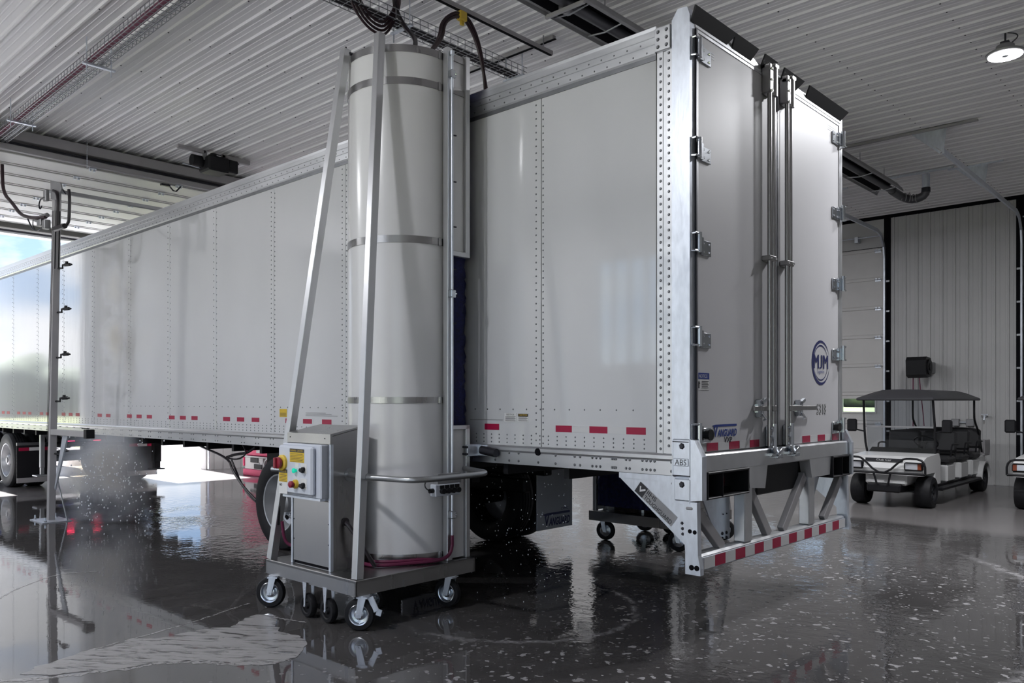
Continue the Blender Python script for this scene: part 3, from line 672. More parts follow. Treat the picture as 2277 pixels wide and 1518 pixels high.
# side markings and stickers
def tape(x0, x1): MB().box(x0, x1, -.0022, -.0004, 1.370, 1.418).build('reflective_tape', 'red', T)
for x0, x1 in ((-1.138, -.984), (-.824, -.665), (-.505, -.347), (-1.88, -1.72)): tape(x0, x1)
for x0, x1 in ((-.984, -.824), (-.665, -.505)): MB().box(x0, x1, -.002, -.0004, 1.370, 1.418).build('reflective_tape', 'whitetape', T)
for c in (-4.42, -4.08, -4.75, -5.44, -5.765, -6.085, -6.88, -7.19, -7.50, -8.165, -8.49, -8.81, -9.55, -9.87, -10.75, -11.05, -11.36, -12.1, -12.4, -13.0, -13.3, -13.6, -14.2, -14.5): tape(c - .08, c + .08)
for nm, x0, x1, z0, z1, m in (('warning_sticker', -4.945, -4.805, 1.433, 1.517, 'yellow'), ('notice_sticker', -1.661, -1.532, 1.436, 1.506, 'white'), ('caution_sticker', -1.522, -1.406, 1.438, 1.506, 'white')):
    s = MB().box(x0, x1, -.0024, -.0004, z0, z1).build(nm, m, T); p = MB()
    for k in range(5): p.box(x0 + .01, x1 - .01 - .01 * (k % 2), -.003, -.0022, z0 + .008 + k * .008, z0 + .011 + k * .008)
    p.build('sticker_print', 'ink', s)
    if 'caution' in nm:
        MB().box(x0 + .006, x1 - .006, -.003, -.0022, z1 - .026, z1 - .004).build('sticker_header', 'ink', s); text('lettering', 'CAUTION', .085, .014, (x0 + .016, -.003, z1 - .022), (1, 0, 0), EZ, 'yellow', s, depth=.001)
    elif 'notice' in nm: text('lettering', 'NOTICE', .08, .012, (x0 + .024, -.0024, z1 - .018), (1, 0, 0), EZ, 'ink', s, depth=.001)
q = MB()
for k in range(3): q.box(-4.45, -3.9 - .1 * k, -.0022, -.0004, 1.45 + k * .014, 1.456 + k * .014)
q.box(-2.05, -1.68, -.0022, -.0004, 1.447, 1.452)
q.build('fine_print', 'hood', T, kind='stuff')
# running gear
MB().box(-6.4, -2.75, .70, .82, .82, 1.11, .01).box(-6.4, -2.75, 1.77, 1.89, .82, 1.11, .01).box(-6.2, -3.0, .75, .86, .62, .78, .02).box(-6.2, -3.0, 1.73, 1.84, .62, .78, .02).build('bogie_frame', 'frame', T)
for k in range(24):
    x = -1.1 - k * .62
    c = MB().box(x, x + .05, .05, TW - .05, 1.02, 1.13) if k == 0 else None
    if k == 0: cm = c.build('crossmember', 'frame', T); 
    else: inst(cm, 'crossmember', T, (-.62 * k, 0, 0))
def wheelset(par, x):
    for sg, yo in ((1, .03), (-1, TW - .03)):
        for du in (0, 1):
            y = yo + sg * du * .33; tw = .285
            prof = [(.30, .02), (.33, 0), (.44, .0), (.485, .015), (.505, .045), (.505, tw - .045), (.485, tw - .015), (.44, tw), (.33, tw), (.30, tw - .02)]
            w = MB().lathe(prof, (x, y, .505), (0, sg, 0), 48, close=True).build('wheel', 'rubber', par, smooth=35)
            gv = MB()
            for q in (.08, .125, .17, .215): gv.lathe([(.5062, q - .008), (.5062, q + .008), (.49, q + .008), (.49, q - .008)], (x, y, .505), (0, sg, 0), 40, close=True)
            gv.build('tread_groove', 'matt', w)
            r = MB()
            if du == 0: r.lathe([(.318, .02), (.310, .006), (.296, .010), (.285, .05), (.262, .10), (.250, .165), (.20, .185), (.165, .175), (.160, .15), (.0, .15)], (x, y, .505), (0, sg, 0), 40)
            else: r.lathe([(.31, .02), (.28, .05), (.20, .06), (0, .06)], (x, y, .505), (0, sg, 0), 32)
            r.build('rim', 'rim', w, smooth=35)
            if du == 0:
                MB().lathe([(.105, .16), (.105, .06), (.085, .035), (.05, .03), (.05, .015), (0, .012)], (x, y, .505), (0, sg, 0), 20).build('hub', 'hood', w, smooth=35)
                ln = MB(); hh = MB()
                for k in range(10):
                    a = 2 * PI * k / 10; ln.cyl((x + .135 * math.cos(a), y + sg * .155, .505 + .135 * math.sin(a)), (x + .135 * math.cos(a), y + sg * .115, .505 + .135 * math.sin(a)), .014, n=6)
                for k in range(5):
                    a = 2 * PI * (k + .3) / 5; hh.cyl((x + .215 * math.cos(a), y + sg * .172, .505 + .215 * math.sin(a)), (x + .215 * math.cos(a), y + sg * .190, .505 + .215 * math.sin(a)), .030, n=12)
                ln.build('lug_nut', 'chrome', w, kind='stuff'); hh.build('hand_hole', 'matt', w)
    MB().cyl((x, .35, .505), (x, TW - .35, .505), .07, n=12).build('axle', 'frame', par, smooth=40)
wheelset(T, -5.03); wheelset(T, -3.78)
for y0 in (.06, 1.925):
    f = MB().box(-3.005, -2.992, y0, y0 + .61, .20, .90, .004).build('mud_flap', 'enc', T)
    vanguard(f, (-2.990, y0 + .10, .23), EY, EZ, .46, .15, 'navy')
    text('lettering', 'CIMC', .13, .026, (-2.989, y0 + .40, .395), EY, EZ, 'navy', f, depth=.0025)
    MB().box(-3.02, -2.98, y0 - .02, y0 + .63, .90, .96).build('flap_hanger', 'frame', f)
MB().box(-3.01, -2.98, .06, TW - .06, .94, .99).build('flap_bar', 'frame', T)
for y in (.25, 2.28):
    w, m = (.036, 'rim') if y < 1 else (.07, 'frame')  # far leg black: its shaded silhouette is put into the colour
    l = MB().box(-13.19 - w, -13.19 + w, y - w, y + w, .42, 1.12, .008).build('landing_leg', m, T)
    MB().box(-13.19 - w * .8, -13.19 + w * .8, y - w * .8, y + w * .8, .30, .45).box(-13.32, -13.06, y - .12, y + .12, .27, .295, .005).build('landing_foot', m, l)
MB().cyl((-13.19, .3, .85), (-13.19, 2.23, .85), .025, n=10).build('landing_shaft', 'frame', T)
# air line hanging below the floor to the axle
MB().tube([(-7.9, .35, 1.10), (-7.2, .25, 1.02), (-6.3, .14, .92), (-6.15, .10, .80), (-5.9, .10, .62), (-5.6, .10, .48)], .014, 6, 2).tube([(-6.35, .14, .93), (-6.1, .12, .98), (-5.85, .12, 1.0), (-5.65, .12, 1.08)], .016, 6, 2).tube([(-6.3, .13, .92), (-6.0, .10, .92), (-5.8, .10, 1.0), (-5.9, .10, 1.1)], .010, 6, 2).tube([(-6.25, .15, .9), (-5.95, .15, .55), (-5.6, .15, .42)], .012, 6, 2).build('air_line', 'bhose', T)

# ---------------------------------------------------------------- road tractor in front of the trailer
R_ = thing('road_tractor', 'dark road tractor coupled ahead of the trailer, rear wheels and lit tail lamps showing', 'truck', (-15, 1.295, 0))
MB().box(-19, -13.85, .84, .95, .72, .98, .01).box(-19, -13.85, 1.64, 1.75, .72, .98, .01).box(-13.95, -13.85, .84, 1.75, .76, .92).build('frame_rail', 'frame', R_)
wheelset(R_, -14.48); wheelset(R_, -15.82)
for y0 in (.02, 1.97):
    f = MB().box(-13.80, -13.785, y0, y0 + .58, .12, .80, .004).build('mud_flap', 'black', R_)
    MB().box(-13.784, -13.78, y0 + .03, y0 + .20, .70, .76).build('reflective_tape', 'red', f); MB().box(-13.784, -13.78, y0 + .38, y0 + .54, .70, .76).build('reflective_tape', 'red', f); MB().box(-13.784, -13.78, y0 + .20, y0 + .38, .70, .76).build('reflective_tape', 'whitetape', f)
    MB().box(-13.785, -13.775, y0, y0 + .58, .12, .21).build('flap_weight', 'beam', f)
    MB().box(-13.82, -13.77, y0, y0 + .60, .80, .85).build('flap_bar', 'aludark', f)
pl = MB().box(-13.85, -13.80, .70, 1.90, .74, .92, .01).build('tail_panel', 'frame', R_)
for y in (.93, 1.40): MB().box(-13.80, -13.785, y - .07, y + .07, .815, .855, .006).build('tail_lamp', 'taillit', pl)
MB().cyl((-15.1, 1.295, .98), (-15.1, 1.295, 1.11), .45, n=24).build('fifth_wheel', 'frame', R_)
MB().prism([(-18.35, .75), (-18.35, 3.75), (-18.6, 3.95), (-19.6, 3.85), (-20.5, 3.25), (-20.9, 2.75), (-21.2, 2.0), (-21.2, .75)], 'y', .06, 2.53).build('sleeper_cab', 'navy', R_)
MB().prism([(-21.2, .75), (-21.2, 2.0), (-22.9, 1.75), (-23.1, 1.5), (-23.1, .6)], 'y', .30, 2.29).build('hood', 'navy', R_)
for y in (.05, 2.54): MB().prism([(-20.35, 2.0), (-20.35, 2.8), (-20.75, 2.75), (-21.1, 2.0)], 'y', y - .01, y + .01).build('side_window', 'black', R_)
for y in (.02, 2.57): MB().cyl((-18.25, y, 1.0), (-18.25, y, 4.0), .07, n=12).build('exhaust_stack', 'chrome', R_, smooth=40)
for y in (.05, 2.20): MB().cyl((-18.4, y + .17, .72), (-20.0, y + .17, .72), .30, n=20).build('fuel_tank', 'alu', R_, smooth=40)
for y, sg in ((.05, 1), (2.54, -1)): MB().lathe([(.30, .02), (.33, 0), (.44, .0), (.505, .045), (.505, .24), (.44, .285), (.30, .265)], (-22.2, y, .505), (0, sg, 0), 40, close=True).build('wheel', 'rubber', R_, smooth=35)

# ---------------------------------------------------------------- brush wash machine on casters
B = thing('brush_washer', 'stainless wheeled brush washer with tall white drum and control cabinet, in front of the trailer', 'wash machine', (-2.43, 1.295, 0), 'brush washers')
DX0, DX1, DY0, DY1 = -3.03, -1.86, -1.285, -.13
dk = MB(); dk.box(DX0, DX1, DY0, DY1, .335, .36, .004)
dk.box(DX0, DX1, DY0, DY0 + .012, .25, .352).box(DX0, DX1, DY1 - .012, DY1, .25, .352).box(DX0, DX0 + .012, DY0, DY1, .25, .352).box(DX1 - .012, DX1, DY0, DY1, .25, .352)
deck = dk.build('deck', 'steel', B)
MB().box(-1.862, -1.852, -.86, -.84, .25, .30).build('deck_tab', 'steel', deck)
def caster(x, y, n, r=.112, big=True, brake=False):
    n = Vector((*n, 0)).normalized(); t = Vector((-n.y, n.x, 0)); c = Vector((x, y, r)); top = .25
    w = MB().lathe([(r * .60, -.02), (r * .68, -.026), (r * .92, -.024), (r, -.010), (r, .010), (r * .92, .024), (r * .68, .026), (r * .60, .02)], c, n, 32, close=True).build('caster', 'rubber', B, smooth=35)
    if big:
        MB().lathe([(r * .68, .024), (r * .64, .029), (r * .58, .026), (r * .53, .004), (r * .36, .000), (r * .31, .018), (r * .14, .026), (0, .026)], c, n, 28).lathe([(r * .66, -.024), (r * .56, -.014), (r * .3, -.02), (0, -.026)], c, n, 24).build('caster_rim', 'chrome', w, smooth=35)
    else:
        MB().lathe([(r * .66, .020), (r * .60, .010), (r * .30, .012), (r * .22, .028), (0, .028)], c, n, 24).lathe([(r * .66, -.020), (r * .60, -.010), (r * .2, -.02), (0, -.02)], c, n, 16).build('caster_rim', 'black', w, smooth=35)
    f = MB()
    if big:
        k = c + t * .030; k.z = top - .012
        for s in (-1, 1):
            a = c + n * (s * .038); b = k + n * (s * .038); h = .003
            P = [a - t * .020 - Vector((0, 0, .020)), a + t * .020 - Vector((0, 0, .016)), b + t * .028, b - t * .028 + Vector((0, 0, 0))]
            f.add([p - n * h for p in P] + [p + n * h for p in P], [(0, 1, 2, 3), (7, 6, 5, 4), (0, 4, 5, 1), (1, 5, 6, 2), (2, 6, 7, 3), (3, 7, 4, 0)])
        f.ob(k + Vector((0, 0, -.002)), (.045, .04, .005), Matrix((n, t, (0, 0, 1))).transposed()).cyl(k + Vector((0, 0, 0)), k + Vector((0, 0, .012)), .045, n=16)
        f.cyl(c - n * .046, c + n * .046, .010, n=8)
        if brake:
            p = k + t * .050 + n * .01; f.bar(p, p + t * .045 + Vector((0, 0, -.10)), .045, .010, up=n, c=.003); f.bar(p + t * .045 + Vector((0, 0, -.10)), p + t * .08 + Vector((0, 0, -.11)), .045, .008, up=n)
    else:
        k = Vector((c.x, c.y, top + .01))
        for s in (-1, 1):
            a = c + n * (s * .034) + Vector((0, 0, .055)); b = k + n * (s * .034); h = .003
            P = [a - t * .012, a + t * .012, b + t * .026, b - t * .026]
            f.add([p - n * h for p in P] + [p + n * h for p in P], [(0, 1, 2, 3), (7, 6, 5, 4), (0, 4, 5, 1), (1, 5, 6, 2), (2, 6, 7, 3), (3, 7, 4, 0)])
            f.bar(a, c + n * (s * .034), .02, .006, up=n).dome(a + n * (s * .003) + Vector((0, 0, .06)), n * s, .007, .006)
        f.cyl(c - n * .04, c + n * .04, .009, n=8)
    f.build('caster_fork', 'galv', w)
caster(-2.93, -1.30, (.55, -.83), .118, True, False); caster(-1.90, -1.22, (.55, -.83), .112, True, True)
caster(-1.93, -.36, (.25, -.97), .112, True, False); caster(-2.93, -.30, (.3, -.95), .112, True, False)
caster(-2.47, -1.26, (-.05, -1), .088, False); caster(-2.225, -1.25, (-.05, -1), .088, False)
# drum cover, open towards the trailer, with steel bands
CX, CY, CR = -2.412, -.40, .448
def cshell(R, z0, z1, t=.006, a0=175, a1=365):
    b = MB(); n = 40; V = []; F = []
    for i in range(n + 1):
        a = math.radians(a0 + (a1 - a0) * i / n)
        for r in (R, R - t):
            for z in (z0, z1): V.append((CX + r * math.cos(a), CY + r * math.sin(a), z))
    for i in range(n):
        k = 4 * i; F += [(k, k + 4, k + 5, k + 1), (k + 2, k + 3, k + 7, k + 6), (k, k + 2, k + 6, k + 4), (k + 1, k + 5, k + 7, k + 3)]
    F += [(0, 1, 3, 2), (4 * n, 4 * n + 2, 4 * n + 3, 4 * n + 1)]
    return b.add(V, F)
for k, (z0, z1) in enumerate(((.40, 1.583), (1.628, 2.806), (2.861, 4.01), (4.065, 4.256))): cshell(CR - .002, z0 - .02, z1 + .02).build('drum_cover', 'cover', B, smooth=40)
for z0, z1 in ((.385, .432), (1.583, 1.630), (2.806, 2.861), (4.01, 4.065), (4.256, 4.311)):
    bd = cshell(CR + .003, z0, z1, .004).build('drum_band', 'steel', B, smooth=40)
    MB().box(CX + CR - .03, CX + CR + .012, CY - .03, CY - .01, z0 - .004, z1 + .004, .003).build('band_clamp', 'steel', bd)
MB().lathe([(CR - .012, 4.25), (CR - .012, 4.29), (.05, 4.295), (0, 4.295)], (CX, CY, 0), (0, 0, 1), 40).build('drum_top', 'bolt', B, smooth=30)
cshell(CR + .02, .36, .39, .10).build('drum_foot', 'steel', B, smooth=40)
PX = CX + CR + .034
for sg in (1, -1):
    x = CX + sg * (CR + .034)
    MB().box(x - .026, x + .026, CY + .012, CY + .068, .36, 4.345, .004).build('frame_post', 'post', B)
    MB().box(x - .024, x + .024, -.185, -.140, 2.76, 4.33, .004).box(x - .024, x + .024, -.37, -.14, 2.735, 2.775, .004).build('frame_post', 'post', B)
    MB().box(x - .024, x + .024, -.185, -.140, .36, 1.41, .004).box(x - .024, x + .024, -.37, -.14, 1.375, 1.41, .004).build('frame_post', 'post', B)
    MB().box(x - .012, x - .006, -.37, -.18, 2.77, 4.27).build('side_panel', 'cover', B); MB().box(x - .012, x - .006, -.37, -.18, .37, 1.38).build('side_panel', 'cover', B)
    MB().box(x - .006, x + .006, -.37, -.18, 4.265, 4.315).build('side_rail', 'steel', B); MB().box(x - .006, x + .002, -.37, -.18, 4.01, 4.06).build('side_rail', 'steel', B)
MB().bar((PX, -.16, 4.31), (PX - .93, -.16, 4.31), .045, .045).bar((PX, -.15, 4.07), (PX - .93, -.15, 4.07), .045, .06).build('top_bar', 'steel', B)
# the blue brush itself
bp_ = []; nb_ = 96
for i in range(nb_):
    a = 2 * PI * i / nb_; rr = .405 if math.sin(a) < .15 else .405 + .105 * min(1, (math.sin(a) - .15) / .35) if math.sin(a) < .5 else .51
    if -.35 < math.sin(a) < .15: rr = .405
    rr -= .03 * (i % 2); xx = CX + rr * math.cos(a); yy = min(CY + rr * math.sin(a), -.022 - .01 * (i % 3))
    bp_.append((xx, yy))
bz = [.44 + .04 * k for k in range(95)]; V = []; F = []
for j, z in enumerate(bz):
    for i, (xx, yy) in enumerate(bp_):
        k = 1 - .05 * random.random(); V.append((CX + (xx - CX) * k, CY + (yy - CY) * k, z))
m_ = len(bz)
for j in range(m_ - 1): F += [(j * nb_ + i, j * nb_ + (i + 1) % nb_, (j + 1) * nb_ + (i + 1) % nb_, (j + 1) * nb_ + i) for i in range(nb_)]
F += [tuple(range(nb_)), tuple(range((m_ - 1) * nb_, m_ * nb_))]
MB().add(V, F).build('brush', 'brush', B, smooth=0)
MB().cyl((CX, CY, .36), (CX, CY, 4.29), .05, n=12).build('brush_shaft', 'steel', B)
# leaning braces with their top brackets
for (p, q) in (((-1.895, -1.245, .36), (-2.15, -.85, 4.36)), ((-3.00, -1.25, .36), (-2.565, -.86, 4.36))):
    br_ = MB().bar(p, q, .062, .062, up=(0, 1, 0), c=.003).build('leaning_brace', 'post', B)
    MB().bar((q[0], q[1] + .01, q[2] - .02), (CX + (q[0] - CX) * .4, CY - CR * .75, 4.295), .04, .012).cyl((q[0], q[1], q[2]), (q[0], q[1], q[2] + .02), .008, n=6).build('brace_bracket', 'bolt', br_)
# control cabinet
cb = MB(); cb.prism([(-1.215, .36), (-.955, .36), (-.955, 1.395), (-1.215, 1.34)], 'x', -2.745, -2.24)
cb = cb.build('control_cabinet', 'steel', B)
MB().prism([(-1.235, 1.285), (-1.215, 1.285), (-1.215, 1.345), (-.94, 1.405), (-.94, 1.415), (-1.235, 1.358)], 'x', -2.80, -2.232).build('cabinet_lid', 'steel', cb)
MB().box(-2.755, -2.735, -1.232, -1.21, .36, .88, .003).box(-2.255, -2.232, -1.235, -1.205, .36, 1.285, .003).build('corner_trim', 'galv', cb)
MB().box(-2.728, -2.262, -1.226, -1.215, .385, .865, .003).build('access_panel', 'steel', cb)
MB().box(-2.73, -2.26, -1.218, -1.214, .365, .386).build('panel_gap', 'matt', cb)
sc_ = MB()
for x in (-2.72, -2.268):
    for z in (.55, .70): sc_.dome((x, -1.226, z), (0, -1, 0), .006, .005)
for x in (-2.76, -2.30): sc_.dome((x, -1.235, 1.325), (0, -1, 0), .006, .005)
sc_.build('screw', 'bolt', cb, kind='stuff')
EB = MB().box(-2.79, -2.275, -1.285, -1.215, .885, 1.280, .008).build('control_box', 'enc', B)
MB().box(-2.785, -2.335, -1.325, -1.285, .905, 1.265, .014).build('box_cover', 'enc', EB)
MB().box(-2.78, -2.28, -1.288, -1.20, .872, .888).build('box_flange', 'galv', EB)
def lab(x0, x1, z0, z1, m, hd=None):
    s = MB().box(x0, x1, -1.3265, -1.325, z0, z1).build('control_label', m, EB)
    if hd:
        MB().box(x0, x1, -1.3275, -1.326, z1 - hd, z1).build('label_header', 'ink', EB)
        p = MB()
        for k in range(int((z1 - hd - z0 - .006) / .011)): p.box(x0 + .008, x1 - .008 - .01 * (k % 2), -1.327, -1.326, z0 + .005 + k * .011, z0 + .008 + k * .011)
        p.build('label_print', 'ink', EB)
    return s
lab(-2.62, -2.43, 1.145, 1.245, 'yellow', .026); lab(-2.77, -2.655, .99, 1.085, 'yellow', .026); lab(-2.77, -2.655, .90, .985, 'white')
lab(-2.475, -2.395, 1.07, 1.14, 'white'); lab(-2.475, -2.395, .955, 1.03, 'white'); lab(-2.55, -2.50, 1.105, 1.14, 'white')
text('lettering', 'WARNING', .075, .013, (-2.61, -1.3275, 1.226), (1, 0, 0), EZ, 'yellow', EB, depth=.001); text('lettering', 'CAUTION', .075, .013, (-2.52, -1.3275, 1.226), (1, 0, 0), EZ, 'yellow', EB, depth=.001); text('lettering', 'WARNING', .09, .014, (-2.758, -1.3275, 1.065), (1, 0, 0), EZ, 'yellow', EB, depth=.001)
text('lettering', 'NO', .035, .02, (-2.76, -1.3268, .958), (1, 0, 0), EZ, 'ink', EB, off=.03, depth=.001)
def knob(x, z, r, l, m, nm, base=None):
    if base: MB().lathe([(r * 1.35, 0), (r * 1.35, .016), (r * 1.1, .024), (0, .024)], (x, -1.325, z), (0, -1, 0), 20).build(nm + '_ring', base, EB, smooth=40)
    MB().lathe([(r * .55, 0), (r * .55, l * .5), (r, l * .6), (r, l * .9), (r * .7, l), (0, l)], (x, -1.325, z), (0, -1, 0), 20).build(nm, m, EB, smooth=40)
knob(-2.715, 1.135, .044, .06, 'redknob', 'main_switch', 'yel'); MB().box(-2.727, -2.703, -1.405, -1.38, 1.095, 1.175, .005).build('switch_grip', 'redknob', EB)
knob(-2.535, 1.085, .019, .03, 'green', 'green_lamp'); knob(-2.535, .985, .025, .06, 'redknob', 'emergency_stop', 'yel')
for z in (1.10, .985): MB().ob((-2.435, -1.345, z - .01), (.024, .012, .012), Matrix.Rotation(.3, 3, 'Y'), .004).cyl((-2.43, -1.325, z), (-2.43, -1.345, z), .016, n=12).build('selector_switch', 'black', EB)
# bumper rail
def rl_(pts, r=.021): return MB().tube(pts, r, 12, 2)
rl_([(-2.24, -1.06, 1.055), (-2.10, -1.10, 1.055), (-1.96, -1.15, 1.06), (-1.75, -1.14, 1.065), (-1.56, -1.12, 1.065), (-1.45, -1.06, 1.065), (-1.45, -.72, 1.065), (-1.47, -.44, 1.065), (-1.54, -.33, 1.065), (-1.75, -.25, 1.065), (-1.93, -.18, 1.065)]).cyl((-2.242, -1.06, 1.055), (-2.232, -1.06, 1.055), .05, n=16).cyl((-2.01, -1.13, 1.057), (-1.90, -1.145, 1.062), .027, n=12).build('bumper_rail', 'chromepipe', B, smooth=40)
rl_([(-2.745, -1.05, 1.055), (-2.88, -1.12, 1.055), (-3.05, -1.22, 1.06)]).build('bumper_rail', 'chromepipe', B, smooth=40)
# spray pipe with clamps, hoses, valve box, bracket with roller arm
sx, sy = -1.885, -.355
MB().cyl((sx, sy, .55), (sx, sy, 4.29), .0105, n=10).cyl((sx, sy, 4.28), (sx, sy, 4.31), .018, n=8).build('spray_pipe', 'galv', B, smooth=40)
for z in (4.13, 2.43, .72): MB().box(sx - .025, sx + .022, sy - .026, sy + .026, z - .03, z + .03, .006).dome((sx + .02, sy + .02, z), (1, 0, 0), .010, .012).build('pipe_clamp', 'chrome', B)
for z in (3.66, 3.30, 2.95, 2.62, 2.20): MB().cyl((sx, sy + .01, z), (sx + .01, sy + .035, z), .006, n=8).build('pipe_nozzle', 'bolt', B)
MB().tube([(sx, sy, .56), (sx, sy, .46), (sx - .005, sy - .04, .395), (sx - .03, sy - .14, .378), (-2.0, -.70, .376), (-2.10, -.92, .376), (-2.20, -.93, .376), (-2.4, -.93, .376)], .014, 8, 2).tube([(-1.93, -.44, .376), (-1.98, -.6, .395), (-2.05, -.80, .395), (-2.2, -.91, .395)], .013, 8, 2).build('supply_hose', 'hose', B, smooth=40)
MB().tube([(-2.245, -1.10, .71), (-2.20, -1.10, .69), (-2.15, -1.06, .60), (-2.09, -1.0, .46), (-2.08, -.95, .38)], .016, 8, 2).lathe([(.03, 0), (.03, .012), (.018, .014), (0, .014)], (-2.24, -1.10, .71), (1, 0, 0), 12).build('power_cable', 'bhose', B, smooth=40)
MB().tube([(-2.90, -1.22, .66), (-2.90, -1.20, .50), (-2.86, -1.15, .46), (-2.76, -1.1, .455)], .013, 8, 2).build('drain_hose', 'hose', B, smooth=40); MB().cyl((-2.935, -1.225, .78), (-2.945, -1.23, .63), .013, n=8).build('hose_sleeve', 'black', B)
vb = MB().box(-1.855, -1.79, -.61, -.36, .885, .975, .005).build('gland_box', 'enc', B)
MB().box(-1.85, -1.80, -.58, -.34, .975, 1.05).build('box_bracket', 'hood', vb)
for k in range(4):
    y = -.55 + k * .052
    MB().cyl((-1.79, y, .925), (-1.762, y, .925), .021, n=12).box(-1.79, -1.783, y - .02, y + .02, .943, .968).build('cable_gland', 'black', vb)
MB().cyl((-1.82, -.61, .93), (-1.82, -.645, .93), .018, n=10).tube([(-1.82, -.64, .93), (-1.80, -.70, .955), (-1.70, -.80, 1.0), (-1.60, -.86, 1.05)], .005, 6, 2).build('gland_cable', 'black', vb)
bk_ = MB(); bk_.box(-1.93, -1.89, -.185, -.03, 1.16, 1.255, .004).box(-1.905, -1.80, -.06, -.045, 1.165, 1.25).build('arm_bracket', 'galv', B)
MB().cyl((-1.86, -.055, 1.21), (-1.70, -.055, 1.19), .035, n=14).build('guide_roller', 'bolt', B, smooth=40)
bo_ = MB()
for z in (1.18, 1.235): bo_.cyl((-1.96, -.19, z), (-1.885, -.19, z), .009, n=8)
bo_.build('bracket_bolt', 'bolt', B)
# its twin on the far side of the trailer
B2 = copy_tree(B); B2.location = (-2.33, 1.295, 0); B2.rotation_euler = (0, 0, PI)
B2['label'] = 'second brush washer, blue brush and casters seen under the far side of the trailer'

# ---------------------------------------------------------------- rinse arch
A = thing('rinse_arch', 'grey metal post of a rinse arch with black spray nozzles beside the trailer', 'spray arch', (-9.2, -.87, 0))
pb, pt = Vector((-9.20, -.87, .0)), Vector((-8.97, -.87, 4.36))
def pp(z): return pb + (pt - pb) * (z / 4.36)
px_ = MB(); px_.bar(pb, pt, .085, .085, up=(1, 0, 0), c=.004); px_.build('arch_post', 'beam', A)
ps = MB()
for s in (-.022, .022): ps.bar(pb + Vector((s, -.044, 1.0)), pt + Vector((s, -.044, -.25)), .010, .003, up=(0, 1, 0))
for s in (-.022, .022): ps.bar(pb + Vector((.044, s, 1.0)), pt + Vector((.044, s, -.25)), .003, .010, up=(0, 1, 0))
ps.build('post_slot', 'matt', A)
MB().prism([(-9.02, 4.27), (-8.78, 4.22), (-8.62, 4.34), (-8.66, 4.42), (-9.03, 4.52)], 'y', -.93, -.915).build('corner_plate', 'hood', A)
MB().box(-8.99, -8.94, -.88, 3.5, 4.35, 4.40, .005).build('arch_beam', 'hood', A)
MB().box(-9.02, -8.93, 3.40, 3.49, .0, 4.35, .005).build('arch_post', 'beam', A)
MB().box(-9.45, -8.95, -1.05, -.69, .0, .012).build('base_plate', 'galv', A)
bl = MB()
for x in (-9.40, -9.0):
    for y in (-1.0, -.74): bl.cyl((x, y, .01), (x, y, .07), .010, n=8).cyl((x, y, .012), (x, y, .03), .02, n=6)
bl.build('anchor_bolt', 'chrome', A)
MB().bar((-9.12, -.83, .62), (-8.95, -.75, .012), .012, .012).build('base_strut', 'wire', A)
MB().bar(pp(1.19) + Vector((.04, .0, 0)), (-7.95, -.85, 1.19), .075, .075, c=.004).build('lower_arm', 'beam', A)
MB().box(-7.95, -7.86, -.90, -.80, 1.14, 1.25, .004).box(-8.1, -7.93, -.87, -.84, 1.255, 1.265).build('arm_cap', 'black', A)
MB().add([(-9.1, -.86, .45), (-9.08, -.86, .42), (-8.62, -.86, 1.15), (-8.80, -.86, 1.15), (-9.1, -.84, .45), (-9.08, -.84, .42), (-8.62, -.84, 1.15), (-8.80, -.84, 1.15)], [(0, 1, 2, 3), (7, 6, 5, 4), (0, 4, 5, 1), (1, 5, 6, 2), (2, 6, 7, 3), (3, 7, 4, 0)]).build('arm_brace', 'galv', A)
for z in (3.36, 2.78, 2.18, 1.60, .90):
    p = pp(z) + Vector((.04, .02, 0)); m = MB()
    m.tube([p, p + Vector((.07, .03, 0)), p + Vector((.07, .03, .04)), p + Vector((.16, .08, .045))], .013, 6).cyl(p + Vector((.10, .05, .042)), p + Vector((.17, .085, .045)), .022, n=8).cyl(p + Vector((.13, .06, .045)), p + Vector((.13, .06, .085)), .020, n=8).cyl(p + Vector((.17, .085, .045)), p + Vector((.20, .10, .042)), .018, .010, 8)
    m.build('spray_nozzle', 'black', A)
MB().tube([(-10.85, -1.0, 5.40), (-10.85, -1.0, 5.0), (-10.80, -1.0, 4.65), (-10.35, -1.0, 4.42), (-10.0, -1.0, 4.20), (-9.5, -1.0, 4.08), (-9.05, -.98, 4.03)], .024, 8, 2).build('feed_hose', 'mhose', A, smooth=40)
MB().tube([(-8.86, -.95, 4.35), (-8.72, -.95, 4.30), (-8.67, -.95, 4.18), (-8.70, -.95, 3.95), (-8.72, -.95, 3.83)], .020, 8, 2).tube([(-8.45, -.9, 4.30), (-8.42, -.9, 4.2), (-8.43, -.9, 4.0), (-8.46, -.9, 3.86), (-8.62, -.92, 3.84), (-8.80, -.94, 3.84)], .020, 8, 2).cyl((-8.8, -.95, 3.84), (-8.5, -.93, 3.84), .035, n=8).build('branch_hose', 'bhose', A, smooth=40)
vv = MB().box(-9.28, -9.14, -1.02, -.90, 3.93, 4.02, .01).cyl((-9.22, -.98, 4.06), (-9.05, -.96, 4.06), .03, n=8).box(-9.14, -9.04, -1.0, -.92, 3.88, 4.0, .008).cyl((-9.42, -.99, 4.04), (-9.26, -.99, 4.0), .022, n=8)
vv = vv.box(-9.16, -9.06, -.98, -.93, 4.25, 4.40, .008).build('valve', 'hood', A, kind='stuff')
